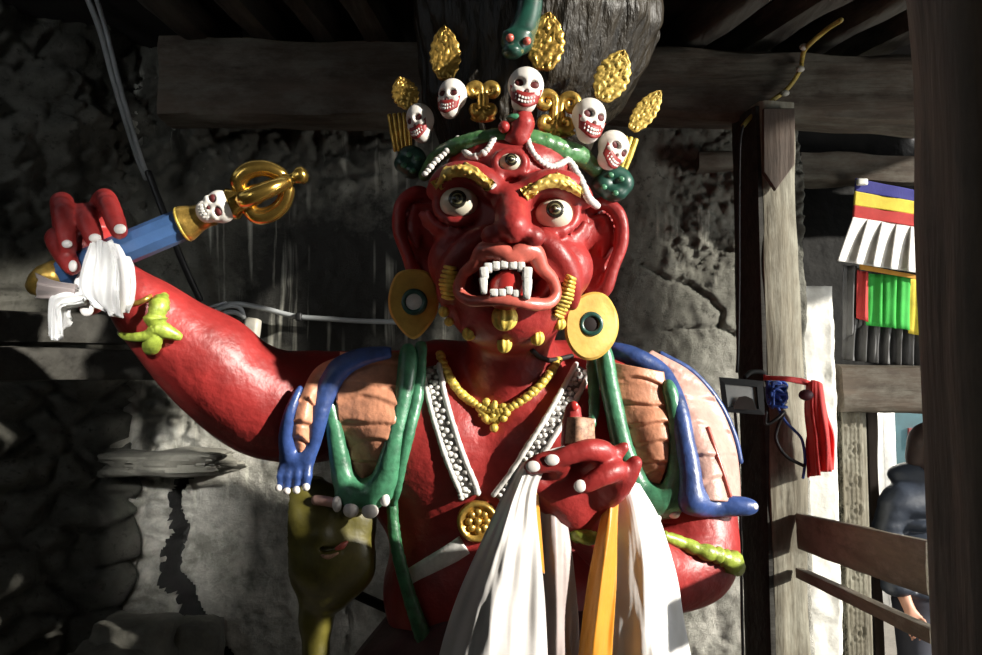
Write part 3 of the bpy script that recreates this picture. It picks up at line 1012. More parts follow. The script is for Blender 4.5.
# ================================================================== the statue's body, head, arms and hands: one surface
def rad(px, Y): return px * Y / F_PX
statue = empty('guardian_statue', (0.06, 3.2, 0.0), 'giant red three-eyed wrathful guardian statue with a skull crown, standing against the wall', 'statue')

Bf = Field((-1.72, 2.35, .50), (.98, 3.62, 2.72), .0075)
# torso
Bf.ell(P(500, 470, 3.27), (.52, .27, .40), .08)
Bf.ell(P(500, 590, 3.27), (.44, .29, .38), .10)
Bf.ell(P(508, 700, 3.27), (.48, .30, .35), .10)
Bf.ell(P(425, 440, 3.10), (.23, .15, .20), .10)        # breast muscles
Bf.ell(P(560, 445, 3.10), (.23, .15, .20), .10)
Bf.cap(P(430, 395, 3.22), P(320, 405, 3.18), .17, .20, .12)   # shoulders
Bf.cap(P(570, 395, 3.22), P(652, 415, 3.2), .16, .185, .12)
Bf.cap(P(440, 366, 3.25), P(575, 366, 3.25), .09, .09, .10)
# neck
Bf.cap(P(512, 395, 3.16), P(510, 300, 3.06), .165, .15, .06)
# raised arm (left in the picture)
Bf.chain([P(312, 408, 3.17), P(262, 402, 3.08), P(208, 364, 2.96), P(160, 322, 2.86), P(132, 296, 2.80)],
         [.185, .175, .150, .105, .068], .05, n=4)
Bf.ell(P(205, 348, 2.96), (.16, .12, .11), .06)
Bf.cap(P(132, 296, 2.80), P(106, 266, 2.78), .066, .075, .04)
# raised hand: palm, four fingers closing over the staff, thumb below
Bf.ell(P(92, 252, 2.80), (.115, .055, .10), .03, R=frame_from((1, .1, .9)))
fing = [((66, 236, 2.79), (62, 203, 2.75), (64, 215, 2.66), (68, 246, 2.615)),
        ((80, 236, 2.79), (84, 214, 2.74), (88, 222, 2.66), (95, 241, 2.615)),
        ((97, 232, 2.79), (103, 201, 2.75), (109, 206, 2.66), (119, 231, 2.615)),
        ((70, 252, 2.79), (57, 238, 2.74), (60, 248, 2.66), (72, 267, 2.615))]
for a in fing:
    Bf.chain([P(*q) for q in a], [.036, .034, .031, .027], .012, n=3)
Bf.chain([P(104, 272, 2.79), P(96, 296, 2.72), (P(88, 307, 2.66))], [.042, .036, .028], .02, n=3)
# offering arm (right): shoulder, elbow, forearm coming forward
Bf.chain([P(648, 418, 3.17), P(682, 470, 3.12), P(692, 540, 3.06), P(690, 560, 3.02)], [.170, .150, .135, .125], .06, n=4)
# ---- head
Bf.ell(P(510, 232, 3.00), (.272, .30, .325), .06)
Bf.ell(P(509, 285, 2.94), (.25, .26, .215), .08)
Bf.ell(P(507, 322, 2.84), (.15, .12, .085), .07)
Bf.ell(P(510, 170, 2.90), (.215, .19, .115), .07)
Bf.ell(P(458, 262, 2.80), (.10, .09, .10), .06)
Bf.ell(P(563, 268, 2.80), (.10, .09, .10), .06)
Bf.ell(P(508, 278, 2.74), (.18, .10, .125), .06)       # muzzle
# brow ridges
Bf.chain([P(436, 192, 2.78), P(452, 178, 2.725), P(476, 178, 2.70), P(496, 192, 2.69)], [.03, .038, .038, .03], .03, n=4)
Bf.chain([P(524, 194, 2.69), P(542, 186, 2.70), P(566, 186, 2.725), P(584, 200, 2.78)], [.03, .038, .038, .03], .03, n=4)
# eye sockets
for (ex, ey, eY) in ((459, 203, 2.70), (554, 214, 2.70)):
    Bf.ell(P(ex, ey, eY - .03), (.082, .065, .068), .02, 'sub')
    ring = [P(ex + 22 * math.cos(t), ey + 18.5 * math.sin(t), eY + .015 + .035 * abs(math.cos(t)) ** 2) for t in np.linspace(0, 2 * math.pi, 17)]
    Bf.chain(ring, .0165, .012)
    for kk in (1, 2):
        bag = [P(ex + (24 + 7 * kk) * math.cos(t), ey + 4 + (20 + 5.5 * kk) * math.sin(t), eY + .03 + .02 * kk + .04 * math.cos(t) ** 2) for t in np.linspace(.25, math.pi - .25, 9)]
        Bf.chain(bag, .014, .014)
# third eye
Bf.ell(P(510, 163, 2.685), (.055, .04, .042), .02, 'sub')
ring = [P(510 + 15 * math.cos(t), 163 + 11.5 * math.sin(t), 2.70) for t in np.linspace(0, 2 * math.pi, 15)]
Bf.chain(ring, .012, .010)
# frown between the eyes
Bf.ell(P(505, 192, 2.68), (.022, .02, .022), .015)
Bf.ell(P(520, 190, 2.68), (.020, .02, .020), .015)
Bf.chain([P(496, 205, 2.68), P(501, 190, 2.685), P(498, 176, 2.70)], [.014, .016, .012], .015)
Bf.chain([P(526, 208, 2.68), P(522, 192, 2.685), P(526, 178, 2.70)], [.014, .016, .012], .015)
# nose
Bf.chain([P(512, 198, 2.69), P(513, 213, 2.655), P(513, 226, 2.595)], [.036, .042, .05], .03, n=3)
Bf.ell(P(513, 228, 2.575), (.046, .045, .042), .022)
Bf.ell(P(494, 236, 2.61), (.042, .045, .036), .015)
Bf.ell(P(532, 237, 2.61), (.042, .045, .036), .015)
Bf.ell(P(502, 240, 2.555), (.019, .035, .014), .007, 'sub')
Bf.ell(P(525, 241, 2.555), (.019, .035, .014), .007, 'sub')
# folds from the nose round the mouth
Bf.chain([P(486, 232, 2.68), P(468, 246, 2.69), P(450, 270, 2.72), P(444, 300, 2.77)], [.018, .026, .026, .018], .03, n=4)
Bf.chain([P(540, 236, 2.68), P(556, 252, 2.69), P(569, 275, 2.72), P(572, 305, 2.78)], [.018, .026, .026, .018], .03, n=4)
# mouth cavity
Bf.ell(P(507, 281, 2.635), (.135, .125, .062), .03, 'sub')
Bf.ell(P(507, 281, 2.70), (.10, .16, .055), .03, 'sub')
# chin
Bf.ell(P(507, 318, 2.76), (.085, .06, .045), .04)
# ears
def ear(cx, cy, sx, Y):
    q = lambda dx, dy, dY=0: P(cx + sx * dx, cy + dy, Y + dY)
    Bf.chain([q(-16, -30, .02), q(2, -40, -.02), q(18, -28, -.03), q(21, -2, -.03), q(12, 24, -.03), q(4, 46, -.02), q(-8, 52, .0), q(-14, 38, .02)],
             [.020, .022, .023, .022, .021, .024, .024, .02], .008, n=5)
    Bf.ell(q(2, -4, .035), (rad(20, Y), .028, rad(38, Y)), .02)
    Bf.ell(q(-4, 38, .02), (rad(12, Y), .026, rad(16, Y)), .02)
    Bf.chain([q(-10, -22, -.0), q(4, -25, -.01), q(9, -6, -.012), q(2, 14, -.01)], [.012, .013, .013, .012], .007, n=4)
    Bf.cap(q(-22, -8, .06), q(0, -4, .03), .09, .05, .03)
ear(601, 243, 1, 2.97)
ear(420, 232, -1, 2.98)
Vt, Ft = Bf.mesh(0)
bvh_t = BVHTree.FromPolygons([Vector(v) for v in Vt], [tuple(int(i) for i in f) for f in Ft])   # the figure without its offering forearm
# offering hand's forearm coming forward
Bf.chain([P(693, 564, 3.00), P(660, 572, 2.92), P(622, 550, 2.78), P(592, 526, 2.70)], [.125, .112, .088, .072], .05, n=4)
# offering hand: a cupped bowl, its underside facing down and forward, fingers at the upper edge
Bf.chain([P(592, 526, 2.70), P(578, 508, 2.66), P(562, 488, 2.59)], [.070, .075, .06], .035, n=3)
Bf.ell(P(556, 487, 2.60), (.105, .045, .085), .04, R=frame_from((0, -.62, .78), (0, -1, 0)))
Bf.ell(P(596, 488, 2.60), (.085, .045, .085), .04, R=frame_from((0, -.62, .78), (0, -1, 0)))
Bf.cap(P(530, 476, 2.53), P(566, 508, 2.64), .036, .055, .04)
Bf.chain([P(575, 470, 2.58), P(572, 440, 2.57), P(573, 410, 2.555)], [.036, .031, .025], .012, n=3)          # forefinger, upright
Bf.chain([P(584, 472, 2.58), P(604, 455, 2.51), P(588, 450, 2.47), P(556, 459, 2.46)], [.036, .034, .030, .024], .010, n=4)   # curled
Bf.chain([P(548, 478, 2.58), P(560, 463, 2.50), P(546, 462, 2.47), P(531, 467, 2.47)], [.034, .032, .028, .023], .010, n=3)
Bf.chain([P(600, 486, 2.57), P(616, 471, 2.51), P(604, 475, 2.475), P(583, 486, 2.475)], [.035, .032, .028, .023], .010, n=4)
Bf.chain([P(602, 500, 2.60), P(620, 486, 2.54), P(635, 463, 2.52)], [.038, .032, .023], .012, n=3)
Bf.chain([P(594, 474, 2.58), P(607, 462, 2.53), P(624, 447, 2.52)], [.028, .023, .017], .010, n=3)
V, F = Bf.mesh(2)
bvh = BVHTree.FromPolygons([Vector(v) for v in V], [tuple(int(i) for i in f) for f in F])
USE = [bvh]
def HIT(px, py):
    d = RAY(px, py)
    loc, nrm, idx, dist = USE[0].ray_cast(Vector(CAM), Vector(d))
    return (None, None) if loc is None else (np.array(loc), np.array(nrm))
def HY(px, py, default=3.05):
    l, n = HIT(px, py)
    return default if l is None else float(l[1])
def ON(px, py, off=0.0, default=3.05):
    """point on the statue's surface along a sight line, lifted towards the viewer by off"""
    return P(px, py, HY(px, py, default) - off)
body = obj('body', V, F, M['red'], statue)
print('body verts', len(V))
# ================================================================== the statue's painted and modelled ornaments
def ring_pts(cx, cy, rx, ry, Y, n=28, rot=0, sup=1.0):
    o = []
    for t in np.linspace(0, 2 * math.pi, n, endpoint=False):
        x, y = rx * math.cos(t), ry * math.sin(t)
        o.append(P(cx + x * math.cos(rot) - y * math.sin(rot), cy + x * math.sin(rot) + y * math.cos(rot), Y))
    return o
# ---- eyes
def eye(cx, cy, Y, r, gx, gy, ir, sq=.85):
    c = P(cx, cy, Y)
    R = rad(r, Y)
    e = obj('eye', *ball(c, (R, R * .8, R * sq), 28, 20), M['sclera'], statue, label='white bulging eye')
    # gaze point on the ball
    g = P(gx, gy, Y) - c
    ok = max(0.05, 1 - (g[0] / R) ** 2 - (g[2] / (R * sq)) ** 2)
    s = c + np.array([g[0], -R * .8 * math.sqrt(ok), g[2]])
    n = np.array([g[0] / R ** 2, (s - c)[1] / (R * .8) ** 2, g[2] / (R * sq) ** 2]); n /= np.linalg.norm(n)
    k = rad(ir, Y)
    for nm, f, mm, o in (('iris', 1.0, 'iris', .0005), ('iris_ring', .66, 'irisring', .003), ('pupil', .48, 'iris', .0055), ('pupil_ring', .2, 'irisring', .008)):
        V, F = lathe(s - n * .012, s + n * o, [(0, k * f), (.85, k * f), (1, k * f * .93)], 24)
        obj(nm, V, F, M[mm], e, label={'iris': 'black iris', 'iris_ring': 'olive ring in the iris', 'pupil': 'black pupil', 'pupil_ring': 'pale dot of the pupil'}[nm])
eye(459, 203, 2.725, 19.5, 458, 202, 9)
eye(554, 214, 2.725, 19, 554, 212, 9)
eye(510, 163, 2.715, 14, 511, 162, 6.5, .78)

# ---- brows: gilded scrolls
def brow(px, py):
    rows = []
    for dy in (0, 1, 2, 3):
        rows.append([ON(x, y0 + (y1 - y0) * dy / 3, .012 + .014 * math.sin(math.pi * (dy + .4) / 3.8), 2.75) for x, y0, y1 in px])
    G = resample_grid(rows, 16, 44)
    for i in range(16):
        for j in range(44):
            d, _ = noise.voronoi(Vector((G[i, j, 0] * 42, 3.3, G[i, j, 2] * 42 + py)))
            G[i, j, 1] -= .012 * (min(1, (d[1] - d[0]) * 1.5)) - .004
    obj('eyebrow', *loft(G, .03), M['goldy'], statue)
brow([(524, 192, 196), (534, 184, 193), (546, 176, 189), (558, 173, 188), (570, 178, 192), (581, 187, 198)], 1.0)
brow([(436, 184, 190), (444, 167, 181), (456, 161, 177), (468, 163, 178), (480, 170, 184), (490, 182, 190)], 4.0)
# small white mark beside the left brow
obj('brow_bead', *tube([ON(487, 187, .006), ON(491, 188, .008), ON(495, 185, .006)], .006, 8), M['white'], statue, label='small white dash')

# ---- lips, mouth, teeth, tongue
lip_c = [(459, 291), (463, 275), (475, 264), (484, 252), (497, 251), (511, 257), (524, 252), (535, 254), (542, 268), (552, 279), (556, 294), (549, 303), (533, 304), (516, 301), (500, 300), (484, 301), (469, 300)]
lipY = lambda x, y: 2.60 + .00003 * (x - 507) ** 2
lr = [.020, .018, .022, .032, .034, .030, .034, .032, .024, .020, .018, .018, .022, .022, .020, .018, .018]
pth = [P(x, y, lipY(x, y)) for x, y in lip_c]
obj('lips', *tube(pth, lr + [lr[0]], 14, 6, closed=True, flat=.8), M['lip'], statue, label='paler red painted lips')
# dark red inner cheeks of the mouth: bowl behind the lips
rows = []
mx, my = 507, 282
for f, dY in ((1.0, .005), (.8, .04), (.55, .09), (.25, .12), (.04, .125)):
    rows.append([P(mx + (x - mx) * f, my + (y - my) * f, lipY(x, y) + dY) for x, y in lip_c])
V = np.concatenate([np.array(catmull(r, 4, True)) for r in rows]); n = len(V) // 5
F = [(i * n + k, i * n + (k + 1) % n, (i + 1) * n + (k + 1) % n, (i + 1) * n + k) for i in range(4) for k in range(n)]
F.append(tuple(4 * n + k for k in range(n)))
V2 = V + np.array([0, .012, 0]); o = len(V)
F2 = [tuple(o + i for i in f[::-1]) for f in F]
F = F + F2 + [(k, o + k, o + (k + 1) % n, (k + 1) % n) for k in range(n)]
obj('mouth_lining', np.concatenate([V, V2]), F, M['mouth'], statue, label='dark red inside of the mouth')
# black gap between the rows of teeth
obj('throat', *plate([P(x, y, 2.690) for x, y in ((488, 272), (500, 269), (516, 269), (525, 272), (525, 292), (515, 294), (500, 294), (488, 293))], .03), M['throat'], statue, label='black throat')
tg = Field(P(470, 310, 2.55) - .02, P(540, 255, 2.72) + .02, .004)
tg.chain([P(506, 296, 2.68), P(506, 288, 2.645), P(510, 278, 2.625)], [.05, .045, .022], .02, n=4)
tg.chain([P(514, 294, 2.66), P(515, 284, 2.625), P(512, 273, 2.615)], [.03, .024, .012], .01, n=4)
obj('tongue', *tg.mesh(1), M['tongue'], statue, label='red curled tongue')
def tooth(px, py, w, h, Y, rot=0, name='tooth', taper=0):
    c = P(px, py, Y)
    V, F = rbox((0, 0, 0), rad(w / 2, Y), .016, rad(h / 2, Y), None, .35)
    if taper: V[:, 0] *= 1 - taper * np.clip((rad(h / 2, Y) * np.sign(taper) - V[:, 2]) / rad(h, Y), 0, 1) * np.sign(taper)
    cs, sn = math.cos(rot), math.sin(rot)
    V = V @ np.array([[cs, 0, -sn], [0, 1, 0], [sn, 0, cs]]).T
    obj(name, V + c, F, M['bone'], statue)
for i, (x, y, w, h) in enumerate(((488, 268, 9, 10), (496, 266, 8, 9), (504, 265, 8.5, 8), (513, 265.5, 8.5, 9), (521, 267, 8, 10))):
    tooth(x, y, w, h, 2.600)
tooth(484, 273, 9, 12, 2.597, .1)
tooth(483.5, 286, 9.5, 17, 2.594, .05, 'fang', .35)
tooth(527, 274, 10, 14, 2.597, -.1)
tooth(527, 289, 10.5, 22, 2.594, -.05, 'fang', .3)
for i, (x, y, w, h) in enumerate(((494, 293, 8.5, 8), (502, 293, 8, 8), (509, 291, 7.5, 9), (516, 294, 8, 8))):
    tooth(x, y, w, h, 2.602)
# ---- gold whisker tufts at the mouth corners, gold curls of the beard
def tuft(cx, cy, w, h, n, rot, default):
    mb = MB()
    for i in range(n):
        t = (i / (n - 1) - .5)
        ax, ay = cx - math.sin(rot) * t * h, cy + math.cos(rot) * t * h
        dx, dy = math.cos(rot) * w / 2, math.sin(rot) * w / 2
        k = 1 - .9 * abs(t)
        a = ON(ax - dx * k, ay - dy * k - abs(t) * 2, .012, default); c = ON(ax, ay, .026, default); b = ON(ax + dx * k, ay + dy * k, .012, default)
        mb.add(tube([a, c, b], [.006, rad(h / n * .62, 2.7), .006], 8, 5))
    mb.obj('whisker_tuft', M['brow'], statue)
tuft(449, 283, 19, 30, 8, math.radians(4), 2.75)
tuft(565, 297, 15, 40, 11, math.radians(18), 2.75)
def curl(cx, cy, w, h, default=2.8, pts=7):
    l = ON(cx, cy, .0, default)
    Y = l[1]
    V, F = ball((0, 0, 0), 1, 28, 16)
    a = np.arctan2(V[:, 1], V[:, 0])
    k = 1 + .16 * np.cos(a * pts)
    V[:, 0] *= k; V[:, 1] *= k
    tw = V[:, 2] * .5
    V = V * np.array([rad(w / 2, Y), rad(w / 2, Y) * .8, rad(h / 2, Y)])
    obj('beard_curl', V + l + np.array([0, -.01, 0]), F, M['brow'], statue)
for a in ((504, 318, 24, 27), (469, 334, 13, 14), (504, 344, 14, 19), (537, 338, 13, 16), (559, 324, 12, 13), (444, 312, 10, 11), (449, 322, 9, 9)):
    curl(*a)
# ---- earrings
def earring(cx, cy, outline, Y, hx, hy, rx, boss, tint):
    pts = catmull([P(cx + x, cy + y, Y + .02 * x / 28) for x, y in outline], 6, True)
    e = obj('earring', *plate(pts, .03, .008), M['ochre'], statue, angle=40, label='ochre teardrop disc earring')
    c = P(hx, hy, Y)
    k = rad(rx, Y)
    V, F = lathe(c + np.array([0, .01, 0]), c - np.array([0, .010, 0]), [(0, k), (.7, k), (1, k * .9), (1, k * .62), (.6, k * .6)], 28)
    obj('earring_ring', V, F, M['teal'], e, label='dark green ring')
    V, F = lathe(c + np.array([0, .01, 0]), c - np.array([0, .006, 0]), [(0, k * .66), (.9, k * .64), (1, k * .55)], 24)
    obj('earring_boss', V, F, M[boss], e, label=tint)
earring(413, 303, [(0, -34), (16, -30), (24, -12), (24, 8), (14, 25), (0, 36), (-14, 25), (-24, 8), (-24, -12), (-16, -30)], 2.86, 414, 302, 13.5, 'bone', 'whitish centre')
earring(591, 325, [(-4, -32), (14, -31), (25, -16), (28, 2), (22, 20), (8, 33), (-8, 34), (-21, 22), (-26, 4), (-22, -18)], 2.86, 591, 324, 12.5, 'throat', 'black hole in the middle')

# ---- hair: one tall swept-back mass
def hair():
    lv = [(150, 516, 74), (125, 518, 84), (105, 524, 99), (75, 533, 108), (40, 537, 120), (5, 533, 124), (-40, 530, 118), (-90, 528, 92), (-120, 527, 40), (-128, 527, 6)]
    lv = np.array(lv, float)
    t = np.linspace(0, len(lv) - 1, 90)
    q = np.stack([np.interp(t, np.arange(len(lv)), lv[:, k]) for k in range(3)], 1)
    sec = 160
    V = []
    for i, (py, cx, hw) in enumerate(q):
        Y = 3.22
        c = P(cx, py, Y)
        R = rad(hw, Y)
        for k in range(sec):
            a = 2 * math.pi * k / sec
            f = noise.fractal(Vector((math.cos(a) * 7, math.sin(a) * 7, i * .035)), 1.0, 2.0, 4)
            g = noise.noise(Vector((math.cos(a) * 2.2, math.sin(a) * 2.2, i * .06 + 5)))
            r = R * (1 + .085 * f + .06 * g)
            V.append(c + np.array([r * math.cos(a), r * math.sin(a) * .82, 0]))
    n = len(q)
    F = [(i * sec + k, i * sec + (k + 1) % sec, (i + 1) * sec + (k + 1) % sec, (i + 1) * sec + k) for i in range(n - 1) for k in range(sec)]
    F.append(tuple(range(sec))[::-1]); F.append(tuple((n - 1) * sec + k for k in range(sec)))
    F = [f[::-1] for f in F]
    return np.array(V), F
obj('hair', *hair(), M['hair'], statue, label='tall dark lacquered upswept hair')

# ---- crown: green band, red knobs, skulls with flames, gold scrolls, dark green bows
band = [(424, 176, 2.92), (436, 158, 2.86), (456, 146, 2.80), (482, 139, 2.77), (508, 137, 2.76), (534, 140, 2.77), (558, 148, 2.80), (580, 156, 2.85), (598, 172, 2.92)]
obj('crown_band', *tube([P(*b) for b in band], [.022, .026, .028, .030, .030, .034, .036, .034, .026], 12, 8, wob=.035), M['greenband'], statue, label='green gilded crown band')
fl = Field(P(490, 150, 2.66), P(545, 95, 2.95), .005)
fl.chain([P(505, 142, 2.76), P(518, 138, 2.74), P(523, 124, 2.735), P(522, 112, 2.74)], [.02, .033, .034, .03], .02)
obj('crown_knot', *fl.mesh(1), M['red'], statue, label='red knot under the middle skull')
obj('crown_bead', *ball(P(504, 127, 2.72), .020), M['red'], statue, label='red bead')
obj('crown_leaf', *ball(P(515, 118, 2.72), (.03, .02, .014)), M['green'], statue, label='small green leaf')
def strand(pts, r=.0112, default=2.8, off=.008):
    q = catmull([ON(x, y, off, default) for x, y in pts], 12)
    L = np.concatenate([[0], np.cumsum(np.linalg.norm(np.diff(q, axis=0), axis=1))])
    nb = int(L[-1] / (r * 1.15))
    mb = MB()
    for s in np.linspace(0, L[-1], nb):
        p = np.array([np.interp(s, L, q[:, k]) for k in range(3)])
        k = r * random.uniform(.82, 1.12)
        mb.add(ball(p, (k * 1.1, k, k), 10, 7))
    mb.obj('pearl_strand', M['bone'], statue, label='white pearl festoon')
strand([(425, 174), (435, 162), (446, 152), (452, 143)])
strand([(458, 138), (462, 148), (470, 156), (478, 156), (487, 150), (494, 139)])
strand([(529, 131), (529, 145), (537, 158), (548, 166), (558, 165), (567, 160)])
strand([(569, 160), (576, 172), (583, 186), (589, 199), (597, 206)], .0135)

def skull_mesh():
    f = Field((-.42, -.55, -.62), (.42, .45, .60), .024)
    f.ell((0, .02, .14), (.36, .38, .40), .05)
    f.ell((0, -.10, -.24), (.25, .26, .27), .12)
    f.ell((.17, -.20, -.06), (.12, .12, .10), .06)
    f.ell((-.17, -.20, -.06), (.12, .12, .10), .06)
    f.ell((.15, -.34, .09), (.105, .16, .095), .03, 'sub')
    f.ell((-.15, -.34, .09), (.105, .16, .095), .03, 'sub')
    f.ell((0, -.36, -.10), (.05, .1, .06), .02, 'sub')
    f.ell((0, -.40, -.27), (.21, .14, .11), .03, 'sub')
    return f.mesh(1)
SK = skull_mesh()
def place(V, c, s, roll, yaw=0.0, pitch=0.0):
    cr, sr = math.cos(roll), math.sin(roll)
    Rr = np.array([[cr, 0, sr], [0, 1, 0], [-sr, 0, cr]])   # clockwise in the picture
    cy, sy = math.cos(yaw), math.sin(yaw)
    Ry = np.array([[cy, -sy, 0], [sy, cy, 0], [0, 0, 1]])
    cp, sp = math.cos(pitch), math.sin(pitch)
    Rp = np.array([[1, 0, 0], [0, cp, -sp], [0, sp, cp]])
    return (np.asarray(V) * np.asarray(s)) @ (Rr @ Ry @ Rp).T + np.asarray(c)
def flame_mesh():
    """pointed gilded flame of rolled scrolls, unit height, base at z=0"""
    nu, nv = 22, 34
    V = []; F = []
    for side in (-1, 1):
        for i in range(nv):
            z = i / (nv - 1)
            hw = .015 + .30 * max(0, math.sin(math.pi * min(1, z * .95 + .05) ** .95)) ** .62
            for j in range(nu):
                u = -1 + 2 * j / (nu - 1)
                x = u * hw
                d, _ = noise.voronoi(Vector((x * 11, side * 2.0, z * 9.0)))
                rel = .05 * min(1, (d[1] - d[0]) * 1.8) + .03 * math.sin(d[0] * 34)
                y = side * (.03 + (.025 + rel) * math.sqrt(max(0, 1 - u * u)))
                V.append((x * (1 + .06 * math.sin(z * 40)), y, z))
    n = nu * nv
    for s in (0, 1):
        for i in range(nv - 1):
            for j in range(nu - 1):
                q = (s * n + i * nu + j, s * n + i * nu + j + 1, s * n + (i + 1) * nu + j + 1, s * n + (i + 1) * nu + j)
                F.append(q if s == 0 else q[::-1])
    rim = [j for j in range(nu)] + [i * nu + nu - 1 for i in range(1, nv)] + [(nv - 1) * nu + j for j in range(nu - 2, -1, -1)] + [i * nu for i in range(nv - 2, 0, -1)]
    for k in range(len(rim)):
        a, b = rim[k], rim[(k + 1) % len(rim)]
        F.append((b, a, n + a, n + b))
    return np.array(V), F
FLM = flame_mesh()
def grin(c, h, w, roll, yaw, sk):
    # red gum band with teeth showing: a curved strip low on the face
    G = []
    for v in (-.5, 0, .5, 1, 1.3):
        row = []
        for u in np.linspace(-1, 1, 13):
            z = -.215 - .17 * v + .17 * u * u
            x = .31 * u * (1 - .10 * v)
            y = -.345 + .17 * u * u
            row.append((x, y - .02, z))
        G.append(row)
    V, F = loft(np.array(G), .05)
    s = (w / .72, h / 1.0, h)
    g = obj('gum', place(V, c, s, roll, yaw), F, M['gum'], sk, label='red painted grin')
    mb = MB()
    for row, z0 in ((0, -.255), (1, -.335)):
        for u in np.linspace(-.72, .72, 7):
            V, F = rbox((.235 * u, -.362 + .15 * u * u, z0 + .145 * u * u), .024, .022, .028, None, .4)
            mb.add((V, F))
    mb.V = [place(np.concatenate(mb.V), c, s, roll, yaw)]
    mb.obj('tooth_row', M['bone'], sk)
def skull(px, py, w, h, Y, roll, yaw, flame=None, grn=True):
    c = P(px, py, Y)
    s = (rad(w, Y) / .72, rad(h, Y) * 1.0, rad(h, Y) / 1.0)
    sk = obj('skull', place(SK[0], c, s, roll, yaw), SK[1], M['white'], statue, label='white painted skull of the crown')
    for sx in (-1, 1):
        V, F = ball((sx * .15, -.215, .09), (.105, .06, .095), 16, 10)
        obj('eye_socket', place(V, c, s, roll, yaw), F, M['socket'], sk, label='dark red eye hollow')
    V, F = ball((0, -.31, -.10), (.035, .04, .05), 10, 8)
    obj('nose_hole', place(V, c, s, roll, yaw), F, M['socket'], sk, label='dark red nose hole')
    if grn: grin(c, rad(h, Y), rad(w, Y), roll, yaw, sk)
    if flame:
        fx, fy, fw, fh, fY, fr, mm = flame
        b = P(fx, fy, fY)
        V = place(FLM[0], b, (rad(fw, fY) / .56, rad(fw, fY) / .8, rad(fh, fY)), fr)
        obj('flame_finial', V, FLM[1], M[mm], sk, label='gilded flame above the skull')
rd = math.radians
skull(421, 124, 27, 40, 2.86, rd(-14), rd(-32), (411, 108, 24, 34, 2.95, rd(-22), 'gold'))
skull(452, 100, 29, 41, 2.82, rd(4), rd(-22), (446, 80, 28, 56, 2.90, rd(-2), 'gold'))
skull(525, 92, 37, 48, 2.74, rd(8), rd(4), (543, 70, 34, 60, 2.86, rd(6), 'gold'))
skull(588, 122, 35, 46, 2.80, rd(12), rd(22), (602, 100, 31, 56, 2.84, rd(24), 'goldy'))
skull(611, 151, 34, 40, 2.86, rd(34), rd(38), (632, 130, 20, 50, 2.90, rd(36), 'goldy'))

# gold scrolls between the skulls
def scroll(px, py, w, h, Y, mm, roll):
    mb = MB()
    def spiral(cx, cy, r, t0, t1, sg, hook):
        pts = []
        for t in np.linspace(t0, t1, 16):
            k = r * (1 - .72 * (t - t0) / (t1 - t0))
            pts.append((cx + sg * k * math.cos(t), cy + k * math.sin(t)))
        pts = hook + pts
        mb.add(tube([P(px + x * math.cos(roll) - y * math.sin(roll), py + x * math.sin(roll) + y * math.cos(roll), Y) for x, y in pts], [.012, .018, .016, .010], 9, 3))
    for sg in (-1, 1):
        spiral(sg * w * .27, -h * .26, w * .22, math.pi * .9, math.pi * 3.2, sg, [(sg * 1, h * .5), (sg * 2, h * .15)])
        spiral(sg * w * .20, h * .22, w * .18, math.pi * 1.1, -math.pi * .9, sg, [(sg * 1, h * .5), (sg * 3, h * .40)])
    mb.add(ball(P(px, py + h * .1, Y + .01), (rad(w * .2, Y), .02, rad(h * .42, Y)), 14, 10))
    mb.add(ball(P(px, py + h * .45, Y + .01), (rad(w * .42, Y), .02, rad(h * .12, Y)), 14, 10))
    mb.obj('crown_scroll', M[mm], statue, label='gilded scroll between the crown skulls')
scroll(483, 101, 31, 38, 2.84, 'gold', 0)
scroll(557, 114, 46, 42, 2.82, 'gold', rd(6))
# fans beside the outer skulls
def fan(px, py, w, h, Y, mm, rot, label):
    mb = MB()
    for i in range(5):
        t = (i - 2) / 2
        a = P(px + math.sin(rot) * -h / 2 + math.cos(rot) * t * w * .38, py + math.cos(rot) * h / 2 + math.sin(rot) * t * w * .38, Y)
        b = P(px + math.sin(rot) * h / 2 + math.cos(rot) * t * w * .5, py - math.cos(rot) * h / 2 + math.sin(rot) * t * w * .5, Y)
        mb.add(tube([a, (a + b) / 2, b], [rad(w * .1, Y), rad(w * .13, Y), rad(w * .11, Y)], 8, 4))
    mb.obj('crown_petal', M[mm], statue, label=label)
fan(401, 132, 20, 36, 2.93, 'gold', rd(-6), 'gilded petal fan')
fan(621, 153, 22, 34, 2.93, 'brow', rd(16), 'yellow petal fan')
def bow(px, py, w, h, Y):
    f = Field(P(px - w, py + h, Y - .12), P(px + w, py - h, Y + .12), .006)
    for (dx, dy, rx, ry) in ((0, -h * .2, w * .36, h * .26), (w * .22, 0, w * .24, h * .3), (-w * .22, h * .05, w * .26, h * .26), (w * .02, h * .25, w * .3, h * .22)):
        f.ell(P(px + dx, py + dy, Y), (rad(rx, Y), .04, rad(ry, Y)), .012)
    V, F = f.mesh(1)
    b = obj('crown_bow', V, F, M['darkgreen'], statue, label='dark green knotted bow by the ear')
    mb = MB()
    for (dx, dy) in ((-w * .2, h * .1), (w * .18, -h * .1), (w * .05, h * .25), (-w * .05, -h * .2)):
        mb.add(ball(P(px + dx, py + dy, Y - .038), (.012, .006, .010), 10, 7))
    mb.obj('bow_dots', M['green'], b, label='pale green dots')
bow(613, 183, 46, 40, 2.92)
bow(411, 162, 36, 36, 2.94)
